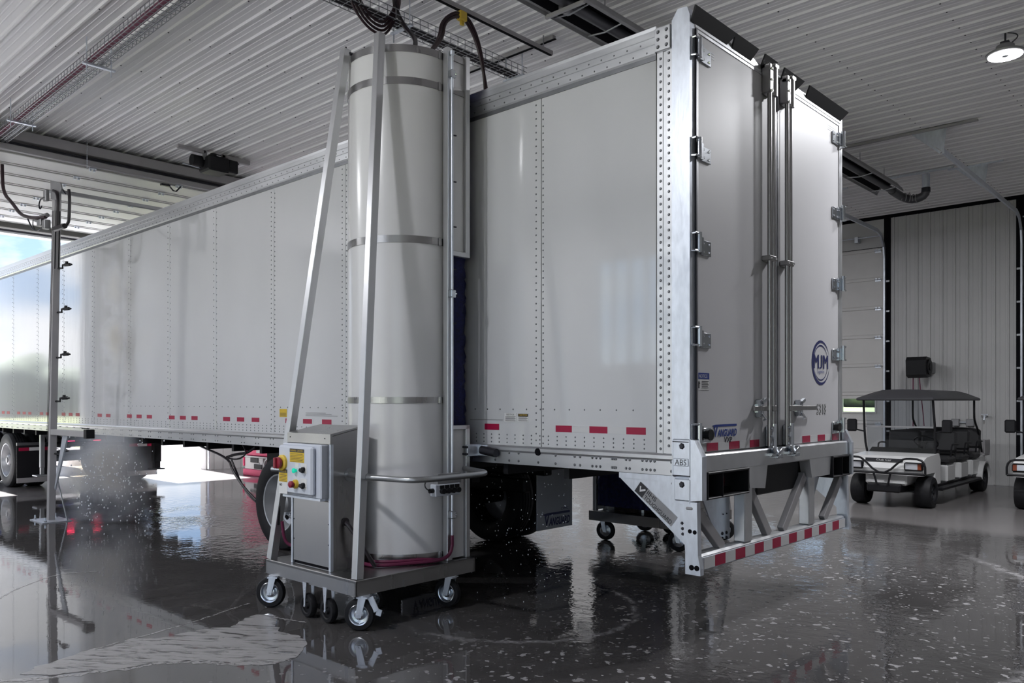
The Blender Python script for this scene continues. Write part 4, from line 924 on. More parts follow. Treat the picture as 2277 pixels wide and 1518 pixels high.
MB().tube([(-9.1, -.98, 4.30), (-9.25, -.98, 4.30), (-9.32, -.98, 4.24), (-9.28, -.98, 4.16), (-9.2, -.98, 4.2)], .008, 6, 2).tube([(-9.7, -1.0, 4.10), (-9.5, -1.0, 3.92), (-9.3, -1.0, 3.88), (-9.1, -.98, 3.93)], .010, 6, 2).tube([(-9.48, -1.0, 4.06), (-9.5, -1.0, 3.98), (-9.4, -1.0, 3.90)], .007, 6, 2).build('valve_cable', 'bolt', A)
MB().tube([(-8.97, -.90, 4.44), (-8.85, -.90, 4.46), (-8.72, -.90, 4.38), (-8.62, -.88, 4.28)], .009, 6, 2).build('corner_cable', 'bolt', A)

# ---------------------------------------------------------------- red pressure pump skid by the opening
K = thing('pressure_pump', 'bright red pump unit with hose reel standing by the daylight opening beyond the trailer', 'pump', (-12.6, 4.7, 0))
MB().box(-13.55, -11.3, 4.32, 5.2, .0, .14, .01).build('skid', 'redm', K)
MB().box(-13.50, -12.75, 4.34, 5.15, .14, .40, .01).build('pump_housing', 'cart', K)
MB().box(-13.56, -13.50, 4.32, 5.15, .20, .42, .01).build('side_rail', 'redm', K); MB().box(-13.5, -12.4, 4.32, 5.15, .40, .425).build('top_rail', 'whitetape', K)
for z0, x0 in ((.29, -13.25), (.16, -13.1)): MB().box(x0, x0 + .32, 4.325, 4.34, z0, z0 + .10, .004).build('vent_panel', 'black', K)
MB().box(-13.50, -12.05, 4.36, 5.15, .43, 1.10, .02).build('engine_hood', 'redm', K)
MB().box(-12.04, -11.3, 4.40, 5.1, .35, 1.1, .02).build('fuel_tank', 'hose', K)
MB().lathe([(.125, -.04), (.15, -.04), (.15, .04), (.125, .04)], (-12.55, 4.36, .25), (0, 1, 0), 24, close=True).box(-12.57, -12.53, 4.34, 4.38, .12, .40).build('hose_reel', 'whitetape', K, smooth=35)
pm = MB().cyl((-13.0, 4.4, .16), (-12.3, 4.4, .16), .04, n=10).cyl((-12.9, 4.36, .16), (-12.9, 4.36, .30), .03, n=8); pm.build('pump_pipe', 'chrome', K)
MB().box(-13.05, -12.80, 4.352, 4.36, .50, .66).build('pump_label', 'white', K)

# ---------------------------------------------------------------- overhead: trays, struts, hoses, heater, operator, lamps
def tray(name, label, p0, p1, w=.20, h=.10, step=.10, pipe=None):
    p0, p1 = Vector(p0), Vector(p1); d = (p1 - p0); L = d.length; d.normalize(); s = Vector((-d.y, d.x, 0))
    t = thing(name, label, 'cable tray', (p0 + p1) / 2, 'wire cable trays')
    b = MB()
    for u, z in ((-w / 2, h), (-w / 2, h * .5), (-w / 2, 0), (-w / 4, 0), (0, 0), (w / 4, 0), (w / 2, 0), (w / 2, h * .5), (w / 2, h)): b.bar(p0 + s * u + Vector((0, 0, z)), p1 + s * u + Vector((0, 0, z)), .006, .006)
    k = 0
    while k < L:
        q = p0 + d * k; b.bar(q - s * w / 2, q + s * w / 2, .005, .005); b.bar(q - s * w / 2, q - s * w / 2 + Vector((0, 0, h)), .005, .005); b.bar(q + s * w / 2, q + s * w / 2 + Vector((0, 0, h)), .005, .005); k += step
    b.build('tray_wire', 'wire', t, kind='stuff', recalc=False); return t, d, s
t1, _, _ = tray('cable_tray', 'long wire cable tray carrying a dark red pipe under the ribbed ceiling', (-10.1, -1.25, 5.19), (-2.2, -1.38, 5.19))
MB().cyl((-10.1, -1.285, 5.235), (-2.2, -1.425, 5.235), .034, n=10).build('red_pipe', 'hose', t1, smooth=40)
MB().cyl((-10.1, -1.18, 5.215), (-2.2, -1.31, 5.215), .012, n=8).cyl((-10.1, -1.205, 5.205), (-2.2, -1.335, 5.205), .009, n=8).build('conduit', 'wire', t1, smooth=40)
for x in (-8.97, -6.41, -3.9):
    q = MB(); q.box(x - .02, x + .02, -1.45, -1.12, 5.165, 5.185).cyl((x, -1.41, 5.10), (x, -1.41, ZC - .01), .007, n=6).cyl((x, -1.16, 5.10), (x, -1.16, ZC - .01), .007, n=6); q.build('tray_hanger', 'galv', t1)
t2, _, _ = tray('cable_tray', 'wire cable tray with black cables crossing above the white drum to the trailer roof', (-3.35, -1.6, 5.19), (-3.35, 2.05, 5.19))
c2 = MB()
for k, u in enumerate((-.05, 0, .04)): c2.tube([(-3.35 + u, -1.6, 5.205), (-3.34 + u, 0, 5.205), (-3.35 + u, 1.95, 5.205)], .016, 6)
c2.build('tray_cable', 'bhose', t2)
for y in (.35, 1.95):
    q = MB(); q.box(-3.50, -3.20, y - .02, y + .02, 5.165, 5.185).cyl((-3.47, y, 5.08), (-3.47, y, ZC - .01), .006, n=6).cyl((-3.23, y, 5.08), (-3.23, y, ZC - .01), .006, n=6); q.build('tray_hanger', 'galv', t2)
st = thing('strut_channel', 'dark steel strut channel hung under the ceiling above the drum, carrying a hose clip', 'strut', (-2.84, .7, 5.3))
MB().box(-2.865, -2.815, -1.6, 1.98, 5.29, 5.33).build('channel', 'beam', st); MB().box(-2.855, -2.825, -1.6, 1.98, 5.285, 5.291).build('channel_slot', 'matt', st)
MB().cyl((-2.84, -.2, 5.33), (-2.84, -.2, ZC - .01), .006, n=6).cyl((-2.84, 1.85, 5.33), (-2.84, 1.85, ZC - .01), .006, n=6).build('hanger_rod', 'wire', st)
s2 = thing('strut_channel', 'short steel strut channel fixed across the ceiling ribs above the trailer top rail', 'strut', (-3.6, 1.91, 5.42))
MB().box(-4.7, -2.74, 1.885, 1.935, ZC - .062, ZC - .02).build('channel', 'beam', s2); MB().box(-4.7, -2.72, 1.895, 1.925, ZC - .066, ZC - .061).build('channel_slot', 'matt', s2)
h1 = thing('hose_loop', 'bundle of dark red hoses looping down below the wire tray above the white drum', 'hose', (-3.3, 0, 5.2), 'overhead hoses')
q = MB()
for k in range(4): dz = .045 * k - .07; q.tube([(-3.3 + .02 * k, -.36, 5.40), (-3.3, -.23 - .02 * k, 5.26 - dz), (-3.3, -.12, 5.10 - dz), (-3.3, .06, 5.05 - dz * .8), (-3.3, .16, 5.14 - dz), (-3.3, .22 + .02 * k, 5.32), (-3.3 + .02 * k, .24, 5.45)], .012, 7, 2)
q.build('hose', 'mhose', h1, smooth=40)
h2 = thing('hose_drop', 'single black hose dropping from the ceiling into the top of the white drum', 'hose', (-3.0, .2, 5.2), 'overhead hoses')
MB().tube([(-3.3, .21, 5.45), (-3.3, .24, 5.30), (-3.25, .30, 5.15), (-3.05, .25, 4.98), (-2.75, .02, 4.75), (-2.55, -.2, 4.50), (-2.45, -.35, 4.29)], .022, 8, 2).build('hose', 'bhose', h2, smooth=40)
h3 = thing('hose_arch', 'pair of dark hoses arching over a yellow clip between drum and trailer roof', 'hose', (-2.84, .65, 5.2), 'overhead hoses')
q = MB()
for k in range(2): u = .035 * k; q.tube([(-2.45, -.30, 4.29), (-2.55, .0, 4.60), (-2.75, .30 + u, 4.90), (-2.84, .40 + u, 5.10), (-2.84, .55, 5.24 - u), (-2.84, .66, 5.27 - u), (-2.84, .78 - u, 5.24 - u), (-2.84, .90 - u, 5.06), (-2.84, .96, 4.80), (-2.84, 1.0 + u, 4.45), (-2.84, 1.05 + u, 4.12)], .016, 8, 2)
q.build('hose', 'mhose', h3, smooth=40); MB().box(-2.87, -2.81, .62, .71, 5.20, 5.29, .008).box(-2.855, -2.825, .645, .685, 5.16, 5.21, .005).build('hose_clip', 'yel', h3)
H = thing('radiant_heater', 'long dark radiant tube heater hanging under the ceiling across the bay', 'heater', (-1.82, 3, 5.2))
hp = [(-2.03, 5.08), (-2.03, 5.11), (-1.93, 5.24), (-1.71, 5.24), (-1.61, 5.11), (-1.61, 5.08), (-1.615, 5.08), (-1.625, 5.11), (-1.715, 5.23), (-1.925, 5.23), (-2.015, 5.11), (-2.025, 5.08)]
for k in range(6):
    y = -4.2 + k * 2.3; MB().prism(hp, 'y', y, y + 2.29).build('reflector_hood', 'hood', H)
MB().prism([(-2.0, 5.12), (-1.925, 5.225), (-1.715, 5.225), (-1.64, 5.12), (-1.70, 5.20), (-1.93, 5.20)], 'y', -4.15, 9.5).build('hood_lining', 'matt', H)
MB().cyl((-1.82, -4.2, 5.15), (-1.82, 9.75, 5.15), .055, n=14).build('heater_tube', 'heater', H, smooth=40)
q = MB()
for y in (-3.2, -.9, 1.05, 1.55, 3.6, 5.9, 8.2, 9.3): q.tube([(-2.02, y, 5.10), (-1.90, y, 5.085), (-1.82, y, 5.075), (-1.74, y, 5.085), (-1.62, y, 5.10)], .008, 6).cyl((-1.82, y, 5.24), (-1.82, y, ZC - .02), .006, n=6)
q.build('hanger_wire', 'wire', H, kind='stuff')
MB().bar((-2.04, .95, 5.075), (-1.60, .95, 5.075), .03, .03).build('cross_bar', 'beam', H); MB().cyl((-1.86, 1.0, 5.15), (-1.86, 1.07, 5.15), .075, n=14).build('tube_coupler', 'hood', H)
MB().tube([(-1.82, 9.7, 5.15), (-1.82, 9.95, 5.14), (-1.80, 10.15, 5.12), (-1.70, 10.28, 5.08), (-1.58, 10.28, 5.08), (-1.47, 10.27, 5.12), (-1.45, 10.26, 5.22)], .068, 14, 1).build('flue_elbow', 'heater', H, smooth=30)
MB().cyl((-1.45, 10.26, 5.22), (-1.45, 10.26, ZC), .062, n=14).build('flue_pipe', 'galv', H, smooth=40); MB().cyl((-1.45, 10.26, 5.16), (-1.45, 10.26, 5.24), .07, n=14).build('flue_collar', 'bolt', H, smooth=40)
MB().box(-2.25, -.95, 9.94, 9.99, ZC - .05, ZC - .021).build('heater_support', 'galv', H)
rb = MB()
for k in range(5): rb.lathe([(.070, -.008), (.074, 0), (.070, .008), (.066, 0)], (-1.80 + .05 * k, 10.10 + .05 * k if k < 3 else 10.27, 5.12 - .008 * k), (1, .6 if k < 3 else 0, 0), 14, close=True)
rb.build('elbow_seam', 'hood', H)
lb = thing('ceiling_strut', 'long perforated steel angle fixed along the ceiling behind the trailer, holding a door track hanger', 'strut', (-1.2, 7.8, 5.45))
MB().box(-2.6, -.10, 7.74, 7.79, ZC - .045, ZC - .021).build('channel', 'beam', lb)
O = thing('door_operator', 'black door motor unit on struts under the ceiling above the raised door', 'door motor', (-9.2, 1.45, 5.2))
ox = -9.2
MB().box(ox - .17, ox + .17, 1.27, 1.62, 5.14, 5.37, .025).build('motor_housing', 'black', O)
MB().cyl((ox - .05, 1.10, 5.29), (ox - .05, 1.30, 5.29), .085, n=16).cyl((ox + .05, 1.40, 5.34), (ox + .05, 1.40, 5.42), .05, n=10).build('motor', 'black', O, smooth=40)
MB().box(ox + .02, ox + .16, 1.60, 1.76, 5.16, 5.36, .015).build('gear_cover', 'black', O)
MB().box(ox - .01, ox + .05, .85, 1.28, ZC - .07, ZC - .021).build('ceiling_strut', 'beam', O); MB().box(ox - .01, ox + .05, 1.55, 2.02, ZC - .09, ZC - .021).build('ceiling_strut', 'beam', O)
for y in (1.25, 1.55): MB().box(ox + .0, ox + .05, y, y + .05, 5.30, ZC - .03).build('motor_hanger', 'hood', O)
MB().tube([(ox, 1.35, 5.36), (ox, 1.40, 5.43), (ox, 1.55, 5.44), (ox, 1.75, 5.42)], .008, 6, 2).cyl((ox - .1, 1.66, 5.42), (ox - .1, 1.90, 5.42), .035, n=10).build('motor_cable', 'bolt', O)
MB().cyl((ox - .1, .98, 5.22), (ox - .1, 1.3, 5.20), .012, n=8).build('drive_shaft', 'chrome', O)
ch = thing('pull_chain', 'thin chain hanging from the ceiling to the raised door end beam', 'chain', (-10.25, -.28, 5.2))
q = MB(); z = 5.46
while z > 5.04: q.cyl((-10.03, -.12, z), (-10.03, -.12, z - .03), .007, n=6); z -= .036
q.build('chain_link', 'chrome', ch)
# high bay lamps: the first is in view, the rest added unseen for light
lab_ = {(.76, 5.08): 'round lit high bay lamp hanging under the ceiling above the carts'}
def lamp(x, y, first=None):
    L = thing('high_bay_lamp', lab_.get((x, y), 'unseen high bay lamp added under the ceiling'), 'lamp', (x, y, 5.22), 'high bay lamps')
    if first is None:
        c = (x, y, 5.22)
        MB().lathe([(.165, 0), (.180, .004), (.182, .022), (.150, .040), (.09, .06), (.085, .10), (.05, .12), (0, .12)], c, (0, 0, 1), 36).build('housing', 'hood', L, smooth=35)
        MB().lathe([(.160, -.003), (.160, .004), (0, .004)], (x, y, 5.216), (0, 0, 1), 32).build('lens', 'lens', L)
        MB().cyl((x, y, 5.21), (x, y, 5.212), .03, n=16).build('sensor', 'enc', L)
        MB().cyl((x, y, 5.33), (x, y, ZC), .010, n=8).tube([(x + .05, y, 5.33), (x + .12, y, 5.38), (x + .10, y, 5.42), (x + .02, y, 5.45)], .006, 6, 2).box(x - .04, x + .04, y - .04, y + .04, 5.33, 5.36).build('stem', 'bolt', L)
    else:
        for ch_ in first.children: copy_tree(ch_, L)
    ld = bpy.data.lights.new('lamp_light', 'AREA'); ld.shape = 'DISK'; ld.size = .30; ld.energy = LAMP_W; ld.color = (.96, .97, 1); lo = bpy.data.objects.new('lamp_light', ld); COL.objects.link(lo); lo.location = (x, y, 5.203)
    return L
L0 = lamp(.76, 5.08)
for x, y, w in ((-5.0, 4.55, 'over the far side of the trailer'), (-10.9, 4.9, 'near the far jamb of the daylight opening'), (-10.9, 10.4, 'in the far corner by the opening'), (1.5, 4.2, 'close behind the closed trailer doors'), (-8.5, -5.2, 'beside the rinse arch'), (-2.2, -5.4, 'over the wet floor in front of the brush washer')):  # unseen lamps added to brighten trailer, doors and floor
    lab_[(x, y)] = 'unseen high bay lamp added ' + w; lamp(x, y, L0)

# ---------------------------------------------------------------- things on the back wall
F_ = thing('hose_reel', 'black wall reel box on a bracket high on the ribbed wall above the cart', 'reel', (-2.19, 12.5, 2.26))
MB().prism([(12.22, 2.12), (12.20, 2.40), (12.28, 2.47), (12.55, 2.45), (12.62, 2.34), (12.58, 2.10), (12.34, 2.06)], 'x', -2.36, -2.00).build('reel_case', 'black', F_)
MB().cyl((-2.0, 12.42, 2.27), (-1.975, 12.42, 2.27), .15, n=20).cyl((-1.975, 12.42, 2.27), (-1.96, 12.42, 2.27), .07, n=14).build('reel_cover', 'frame', F_)
MB().box(-2.1, -2.02, 12.58, YB, 2.16, 2.38, .01).build('wall_bracket', 'hood', F_)
MB().tube([(-2.15, 12.35, 2.08), (-2.14, 12.38, 1.8), (-2.10, 12.4, 1.4), (-2.08, 12.4, 1.12)], .010, 6, 1).tube([(-2.28, 12.4, 2.08), (-2.28, 12.4, 1.6), (-2.28, 12.4, 1.1)], .012, 6).build('reel_cord', 'hose', F_)
U = thing('outlet_box', 'pair of grey electrical boxes on the ribbed wall behind the cart', 'electrical box', (-1.55, 12.88, 1.2))
MB().box(-1.72, -1.58, 12.86, YB, 1.12, 1.26, .008).build('box', 'hood', U); MB().box(-1.46, -1.32, 12.86, YB, 1.12, 1.26, .008).build('box', 'hood', U); MB().cyl((-1.6, 12.92, 1.19), (-1.44, 12.92, 1.19), .02, n=8).build('conduit', 'galv', U)
V_ = thing('wall_tap', 'small metal water tap on the ribbed wall at the rear of the cart', 'tap', (-1.13, 12.85, 1.3))
MB().cyl((-1.13, YB, 1.32), (-1.13, 12.80, 1.32), .02, n=8).cyl((-1.13, 12.82, 1.32), (-1.13, 12.80, 1.24), .016, n=8).box(-1.19, -1.07, 12.83, 12.85, 1.345, 1.36).build('tap_body', 'galv', V_)

# ---------------------------------------------------------------- golf carts
def cart(loc, label, six=True):
    c = thing('golf_cart', label, 'golf cart', loc, 'golf carts', local=True)
    Lr = 1.58 if six else .75
    # body
    MB().box(-.44, .44, -1.45, Lr + .25, .22, .30, .02).build('chassis', 'frame', c)
    cw = MB().prism([(-1.93, .50), (-1.96, .60), (-1.90, .72), (-1.72, .77), (-1.10, .80), (-1.02, .70), (-1.02, .34), (-1.30, .34), (-1.30, .52), (-1.75, .52), (-1.80, .50)], 'x', -.54, .54).build('front_cowl', 'cart', c)
    MB().box(-.30, .30, -1.86, -1.28, .34, .52, .03).build('lower_cowl', 'cart', c)
    MB().prism([(-1.14, .78), (-.96, .86), (-.90, .80), (-1.02, .62)], 'x', -.50, .50).build('dashboard', 'black', c)
    sp_ = MB().prism([(-1.9335, .70), (-1.93, .745), (-1.925, .745), (-1.93, .70)], 'x', -.27, .27).build('badge_strip', 'ink', cw)
    for s in (-1, 1):
        l = MB().box(s * .42 - .13, s * .42 + .13, -1.975, -1.90, .575, .70, .02).build('headlight', 'frame', c)
        MB().box(s * .40 - .085, s * .40 + .085, -1.985, -1.97, .595, .685, .006).build('headlight_lens', 'clear', l); MB().box(s * .51 - .025, s * .51 + .025, -1.984, -1.97, .595, .685, .004).build('turn_lamp', 'amber', l)
    # front brush bar
    b = MB(); pts = [(-.60, -2.02, .53), (-.60, -2.03, .68), (-.54, -2.03, .755), (-.36, -2.03, .76), (-.28, -2.03, .74), (-.08, -2.03, .54), (.08, -2.03, .54), (.28, -2.03, .74), (.36, -2.03, .76), (.54, -2.03, .755), (.60, -2.03, .68), (.60, -2.02, .53)]
    b.tube(pts, .016, 8, 1).tube([(-.60, -2.02, .535), (.60, -2.02, .535)], .018, 8).tube([(-.12, -2.02, .53), (-.08, -2.0, .36), (-.08, -1.5, .30)], .016, 8).tube([(.12, -2.02, .53), (.08, -2.0, .36), (.08, -1.5, .30)], .016, 8); b.build('brush_bar', 'black', c, smooth=40)
    MB().box(-.24, .24, -1.98, -1.55, .24, .36, .02).build('winch_box', 'frame', c)
    MB().cyl((-.42, -1.5, .235), (.42, -1.5, .235), .022, n=8).bar((-.40, -1.55, .25), (-.05, -1.60, .21), .02, .02).bar((.40, -1.55, .25), (.05, -1.60, .21), .02, .02).cyl((-.42, Lr, .235), (.42, Lr, .235), .04, n=8).build('axle', 'frame', c)
    for s in (-1, 1):
        for y in (-1.5, Lr):
            w = MB().lathe([(.13, -.10), (.16, -.115), (.22, -.105), (.238, -.07), (.238, .07), (.22, .105), (.16, .115), (.13, .10)], (s * .47, y, .238), (s, 0, 0), 32, close=True).build('wheel', 'rubber', c, smooth=35)
            r = MB().lathe([(.15, .10), (.135, .095), (.125, .03), (.04, .02), (.035, .06), (0, .06)], (s * .47, y, .238), (s, 0, 0), 24)
            r.build('rim', 'black', w, smooth=35); sk = MB()
            for k in range(7):
                a = 2 * PI * k / 7; u = Vector((0, math.cos(a), math.sin(a))); o_ = Vector((s * .47 + s * .075, y, .238)); sk.bar(o_ + u * .03, o_ + u * .14, .030, .012, up=(1, 0, 0))
            sk.build('spoke', 'chrome', w)
            if y > 0:
                f = MB(); V = []; n_ = 14
                for i in range(n_ + 1):
                    a = PI * i / n_
                    for rr, xx in ((.275, s * .36), (.275, s * .60), (.30, s * .60), (.30, s * .36)): V.append((xx, y - rr * math.cos(a), .24 + rr * math.sin(a)))
                f.add(V, [(4 * i + j, 4 * i + (j + 1) % 4, 4 * i + 4 + (j + 1) % 4, 4 * i + 4 + j) for i in range(n_) for j in range(4)] + [(0, 1, 2, 3), (4 * n_, 4 * n_ + 1, 4 * n_ + 2, 4 * n_ + 3)]); f.build('fender', 'cart', c, smooth=40)
        MB().box(s * .50, s * .60, -1.10, Lr - .32, .23, .285, .015).build('running_board', 'frame', c)
    rows = (-.35, .45, 1.20) if six else (-.30,)
    MB().box(-.50, .50, -1.05, Lr - .3, .29, .315).build('floor_pan', 'frame', c)
    for y in rows:
        MB().box(-.52, .52, y - .22, y + .25, .31, .60, .03).build('seat_base', 'cart', c)
        MB().box(-.54, .54, y - .26, y + .24, .60, .72, .04).build('seat', 'seat', c)
        for s in (-1, 1):
            MB().ob((s * .27, y + .30, .94), (.255, .04, .17), Matrix.Rotation(-.12, 3, 'X'), .03).build('backrest', 'seat', c)
            MB().tube([(s * .55, y - .15, .72), (s * .56, y - .15, .88), (s * .56, y - .05, .92), (s * .56, y + .24, .90)], .014, 6, 1).build('armrest', 'frame', c)
        MB().tube([(-.50, y + .28, .62), (-.50, y + .36, 1.05), (-.44, y + .37, 1.12), (.44, y + .37, 1.12), (.50, y + .36, 1.05), (.50, y + .28, .62)], .013, 6, 1).build('back_frame', 'frame', c)
    MB().box(-.50, .50, Lr - .30, Lr + .42, .42, .66, .05).build('rear_body', 'cart', c)
    MB().box(-.52, .52, Lr + .25, Lr + .62, .62, .66, .01).box(-.52, .52, Lr + .58, Lr + .62, .66, .90, .01).box(-.52, -.50, Lr + .25, Lr + .62, .66, .90).box(.50, .52, Lr + .25, Lr + .62, .66, .90).build('rear_basket', 'beam', c)
    # canopy: crowned top with a lip
    y0, y1 = -1.48, Lr - .30; V = []; F = []
    for j in range(9):
        for i in range(9):
            u, w = i / 8, j / 8; xx = -.56 + 1.12 * u; yy = y0 + (y1 - y0) * w
            e_ = min(1, min(u, 1 - u) / .18) ** .7; g_ = min(1, min(w, 1 - w) / .12) ** .7
            V.append((xx, yy, 1.655 + .135 * min(e_, 1) * min(g_, 1) * (1 - .25 * (2 * u - 1) ** 2)))
    F = [(9 * j + i, 9 * j + i + 1, 9 * j + i + 10, 9 * j + i + 9) for j in range(8) for i in range(8)]
    cp = MB().add(V, F).box(-.57, .57, y0 - .01, y1 + .01, 1.615, 1.657, .012).build('canopy', 'roofc', c, smooth=35)
    for s in (-1, 1):
        MB().tube([(s * .50, -1.16, .76), (s * .525, -1.22, 1.0), (s * .51, -1.32, 1.63)], .018, 8, 1).build('canopy_post', 'black', c, smooth=40)
        MB().tube([(s * .50, Lr - .02, .66), (s * .50, Lr + .08, .95), (s * .50, Lr - .30, 1.22), (s * .50, Lr - .40, 1.35), (s * .50, Lr - .42, 1.62)] if not six else [(s * .50, Lr + .10, .70), (s * .50, Lr - .10, 1.05), (s * .50, Lr - .38, 1.25), (s * .50, Lr - .42, 1.34), (s * .50, Lr - .42, 1.62)], .018, 8, 1).build('canopy_post', 'black', c, smooth=40)
        m = MB().tube([(s * .52, -1.24, 1.12), (s * .60, -1.27, 1.14), (s * .68, -1.28, 1.16)], .012, 6).ob((s * .70, -1.29, 1.22), (.075, .03, .10), Matrix.Rotation(-.2 * s, 3, 'Z'), .02); m.build('side_mirror', 'black', c)
    ws = MB().add([(-.49, -1.17, .78), (.49, -1.17, .78), (.49, -1.31, 1.62), (-.49, -1.31, 1.62), (-.49, -1.166, .78), (.49, -1.166, .78), (.49, -1.306, 1.62), (-.49, -1.306, 1.62)], [(0, 1, 2, 3), (7, 6, 5, 4), (0, 4, 5, 1), (1, 5, 6, 2), (2, 6, 7, 3), (3, 7, 4, 0)]).build('windshield', 'shield', c)
    MB().bar((-.50, -1.245, 1.20), (.50, -1.245, 1.20), .02, .025).build('windshield_bar', 'hood', ws)
    st_ = MB().lathe([(.165, -.012), (.18, -.012), (.18, .012), (.165, .012)], (.25, -.72, .95), (0, .6, .8), 24, close=True).bar((.25, -1.0, .70), (.25, -.72, .95), .03, .03).bar((.09, -.72, .95), (.41, -.72, .95), .02, .015); st_.build('steering_wheel', 'black', c, smooth=40)
    return c, sp_
G1, bs = cart((-1.43, 10.02, 0), 'long white six seat golf cart under a black canopy by the ribbed wall', True)
text('lettering', 'Club Car', .22, .028, (-.11, -1.9345, .708), (1, 0, 0), (0, 0, 1), 'whitetape', bs, depth=.003)
G2, bs2 = cart((.63, 10.86, 0), 'white golf cart at the right edge, only its front wheel and mirror in view', False)
text('lettering', 'Club Car', .22, .028, (-.11, -1.9345, .708), (1, 0, 0), (0, 0, 1), 'whitetape', bs2, depth=.003)

# ---------------------------------------------------------------- froth, droplets and mist
def foam_mat():
    m = bpy.data.materials.new('soap_froth'); m.use_nodes = True; t = m.node_tree; b = t.nodes['Principled BSDF']
    b.inputs['Base Color'].default_value = (.44, .43, .43, 1); b.inputs['Roughness'].default_value = .35
    c = t.nodes.new('ShaderNodeTexCoord'); m0 = t.nodes.new('ShaderNodeMapping'); m0.inputs['Rotation'].default_value = (0, 0, -.62); mp = t.nodes.new('ShaderNodeMapping'); mp.inputs['Scale'].default_value = (1.6, 9.0, 1)
    n = t.nodes.new('ShaderNodeTexNoise'); n.inputs['Scale'].default_value = 2.2; n.inputs['Detail'].default_value = 6; n.inputs['Roughness'].default_value = .62; n.inputs['Distortion'].default_value = 1.2; r = t.nodes.new('ShaderNodeValToRGB')
    r.color_ramp.elements[0].position = .36; r.color_ramp.elements[1].position = .50; r.color_ramp.elements[0].color = (0, 0, 0, 1); r.color_ramp.elements[1].color = (.55, .55, .55, 1)
    t.links.new(c.outputs['Object'], m0.inputs[0]); t.links.new(m0.outputs[0], mp.inputs[0]); t.links.new(mp.outputs[0], n.inputs['Vector']); t.links.new(n.outputs[0], r.inputs[0]); t.links.new(r.outputs[0], b.inputs['Alpha'])
    return m
M['foam'] = foam_mat()
fp = [(-2.80, -2.72), (-2.85, -2.37), (-2.73, -2.05), (-2.63, -1.80), (-2.80, -1.50), (-2.69, -1.43), (-2.45, -1.55), (-2.30, -1.62), (-2.10, -1.58), (-1.95, -1.62), (-1.83, -1.72), (-1.70, -1.86), (-1.70, -2.02), (-1.86, -2.17), (-2.10, -2.30), (-2.25, -2.48), (-2.28, -2.70), (-2.45, -2.98), (-2.62, -3.12), (-2.70, -3.02)]
def ragged(P, n=4, amp=.045):
    for _ in range(n):
        Q = []
        for (ax, ay), (bx_, by) in zip(P, P[1:] + P[:1]):
            dx, dy = bx_ - ax, by - ay; L_ = math.hypot(dx, dy); k = random.gauss(0, amp) * L_ * 2
            Q += [(ax, ay), ((ax + bx_) / 2 - dy / L_ * k, (ay + by) / 2 + dx / L_ * k)]
        P = Q
    return P
fp = ragged(fp)
f = MB(); f.prism(fp, 'z', .001, .0035); fo = f.build('soap_foam', 'foam', kind='stuff'); tag(fo, 'pale soap foam spread on the wet floor in front of the brush washer', 'foam', kind='stuff')
def ribbon(pts, w):
    P = [Vector((*p, 0)) for p in pts]
    for _ in range(3):
        Q = [P[0]]
        for a, b_ in zip(P, P[1:]): Q += [a * .75 + b_ * .25, a * .25 + b_ * .75]
        P = Q + [P[-1]]
    V = []; F = []
    for i, p in enumerate(P):
        d = (P[min(i + 1, len(P) - 1)] - P[max(i - 1, 0)]).normalized(); s = Vector((-d.y, d.x, 0)); ww = w * random.uniform(.3, 1.6)
        p = p + s * random.gauss(0, w * .5); V += [p + s * ww + Vector((0, 0, .0015)), p - s * ww + Vector((0, 0, .0015)), p + Vector((0, 0, .0025))]
    F = []
    for i in range(len(P) - 1): k = 3 * i; F += [(k, k + 3, k + 5, k + 2), (k + 2, k + 5, k + 4, k + 1)]
    return V, F
M['line'] = M['foam'].copy(); M['line'].name = 'soap_line'; M['line'].node_tree.nodes['Mapping.001'].inputs['Scale'].default_value = (9, 14, 1); M['line'].node_tree.nodes['Color Ramp'].color_ramp.elements[1].color = (.6, .6, .6, 1)
fe = MB()
for pts, w in (([(-1.70, -1.9), (-1.72, -2.05), (-1.86, -2.19), (-2.10, -2.32), (-2.24, -2.50), (-2.27, -2.70), (-2.42, -3.02), (-2.55, -3.2), (-2.65, -3.4)], .020), ([(-3.16, -1.36), (-3.0, -1.80), (-2.93, -2.05), (-2.85, -2.37), (-2.80, -2.72)], .008), ([(-4.79, -2.64), (-5.0, -2.5), (-5.17, -2.34), (-5.35, -2.15), (-5.44, -1.96), (-5.3, -1.7)], .010), ([(-2.79, -1.50), (-2.71, -1.42), (-2.60, -1.44), (-2.48, -1.40), (-2.35, -1.36)], .012)):
    fe.add(*ribbon(pts, w))
fo2 = fe.build('foam_edge', 'line', kind='stuff', smooth=60); tag(fo2, 'thin white soap lines drawn on the wet floor at the foam edge', 'foam', kind='stuff')
M['water'] = mat('water_drop', (.75, .78, .85), .05, 0, spec=.8)
dp = MB(); di = bmesh.new(); bmesh.ops.create_icosphere(di, subdivisions=1, radius=1); DV = [v.co.copy() for v in di.verts]; DF = [tuple(v.index for v in f_.verts) for f_ in di.faces]; di.free()
def drop(x, y, z, r): dp.add([(x + v.x * r, y + v.y * r, z + v.z * r * 1.5) for v in DV], DF)
for i in range(260):
    x = random.gauss(-7.95, .35); drop(x, random.uniform(-.95, -.1), abs(random.gauss(.5, .35)) + .02, random.uniform(.004, .010))
for i in range(170):
    x = random.uniform(-2.2, -1.2); drop(x, random.uniform(.02, .5), random.uniform(.02, 1.05), random.uniform(.002, .0045))
fo3 = dp.build('water_drops', 'water', kind='stuff', smooth=60, recalc=False); tag(fo3, 'spray of water drops falling beside and under the trailer', 'water', kind='stuff')
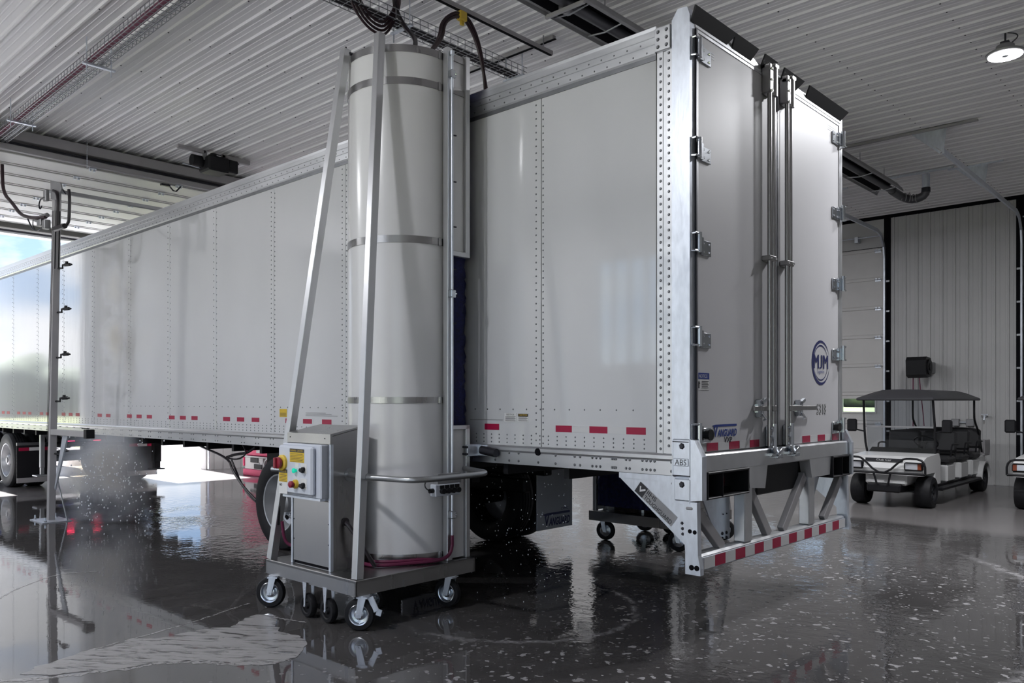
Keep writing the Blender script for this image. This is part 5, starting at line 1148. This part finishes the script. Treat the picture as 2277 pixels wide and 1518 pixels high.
def mist(name, label, prof, dens, ns, soft):
    m = bpy.data.materials.new(name); m.use_nodes = True; t = m.node_tree; t.nodes.clear(); Lk = t.links.new
    o = t.nodes.new('ShaderNodeOutputMaterial'); v = t.nodes.new('ShaderNodeVolumeScatter'); v.inputs['Color'].default_value = (.80, .87, 1.0, 1); v.inputs['Anisotropy'].default_value = .65
    c = t.nodes.new('ShaderNodeTexCoord'); n = t.nodes.new('ShaderNodeTexNoise'); n.inputs['Scale'].default_value = ns; n.inputs['Detail'].default_value = 3; Lk(c.outputs['Object'], n.inputs['Vector'])
    mr = t.nodes.new('ShaderNodeMapRange'); mr.inputs[1].default_value = .35; mr.inputs[2].default_value = .70; Lk(n.outputs[0], mr.inputs[0])
    # density fades towards the edge of a soft ellipsoid given in generated coordinates
    s = t.nodes.new('ShaderNodeVectorMath'); s.operation = 'SUBTRACT'; s.inputs[1].default_value = (.5, .5, soft); Lk(c.outputs['Generated'], s.inputs[0])
    q = t.nodes.new('ShaderNodeVectorMath'); q.operation = 'MULTIPLY'; q.inputs[1].default_value = (2, 2, 1.0 / max(soft, 1 - soft)); Lk(s.outputs[0], q.inputs[0])
    ln = t.nodes.new('ShaderNodeVectorMath'); ln.operation = 'LENGTH'; Lk(q.outputs[0], ln.inputs[0])
    fd = t.nodes.new('ShaderNodeMapRange'); fd.interpolation_type = 'SMOOTHSTEP'; fd.inputs[1].default_value = 1.0; fd.inputs[2].default_value = .0; Lk(ln.outputs['Value'], fd.inputs[0])
    a = t.nodes.new('ShaderNodeMath'); a.operation = 'MULTIPLY'; Lk(mr.outputs[0], a.inputs[0]); Lk(fd.outputs[0], a.inputs[1])
    b = t.nodes.new('ShaderNodeMath'); b.operation = 'MULTIPLY'; b.inputs[1].default_value = dens; Lk(a.outputs[0], b.inputs[0]); Lk(b.outputs[0], v.inputs['Density']); Lk(v.outputs[0], o.inputs['Volume'])
    M[name] = m; x0, x1, y0, y1, z0, z1 = prof
    ob = MB().box(x0, x1, y0, y1, z0, z1).build(name, name, kind='stuff'); tag(ob, label, 'mist', kind='stuff'); return ob
mist('spray_mist', 'faint upright sheet of rinse spray hitting the trailer side', (-9.05, -8.5, -.42, -.04, 1.2, 3.95), 22.0, 2.2, .5)
mist('ground_mist', 'low cloud of spray mist billowing under the trailer side', (-9.7, -7.6, -1.0, .2, .02, 1.5), 8.0, 1.8, .36)
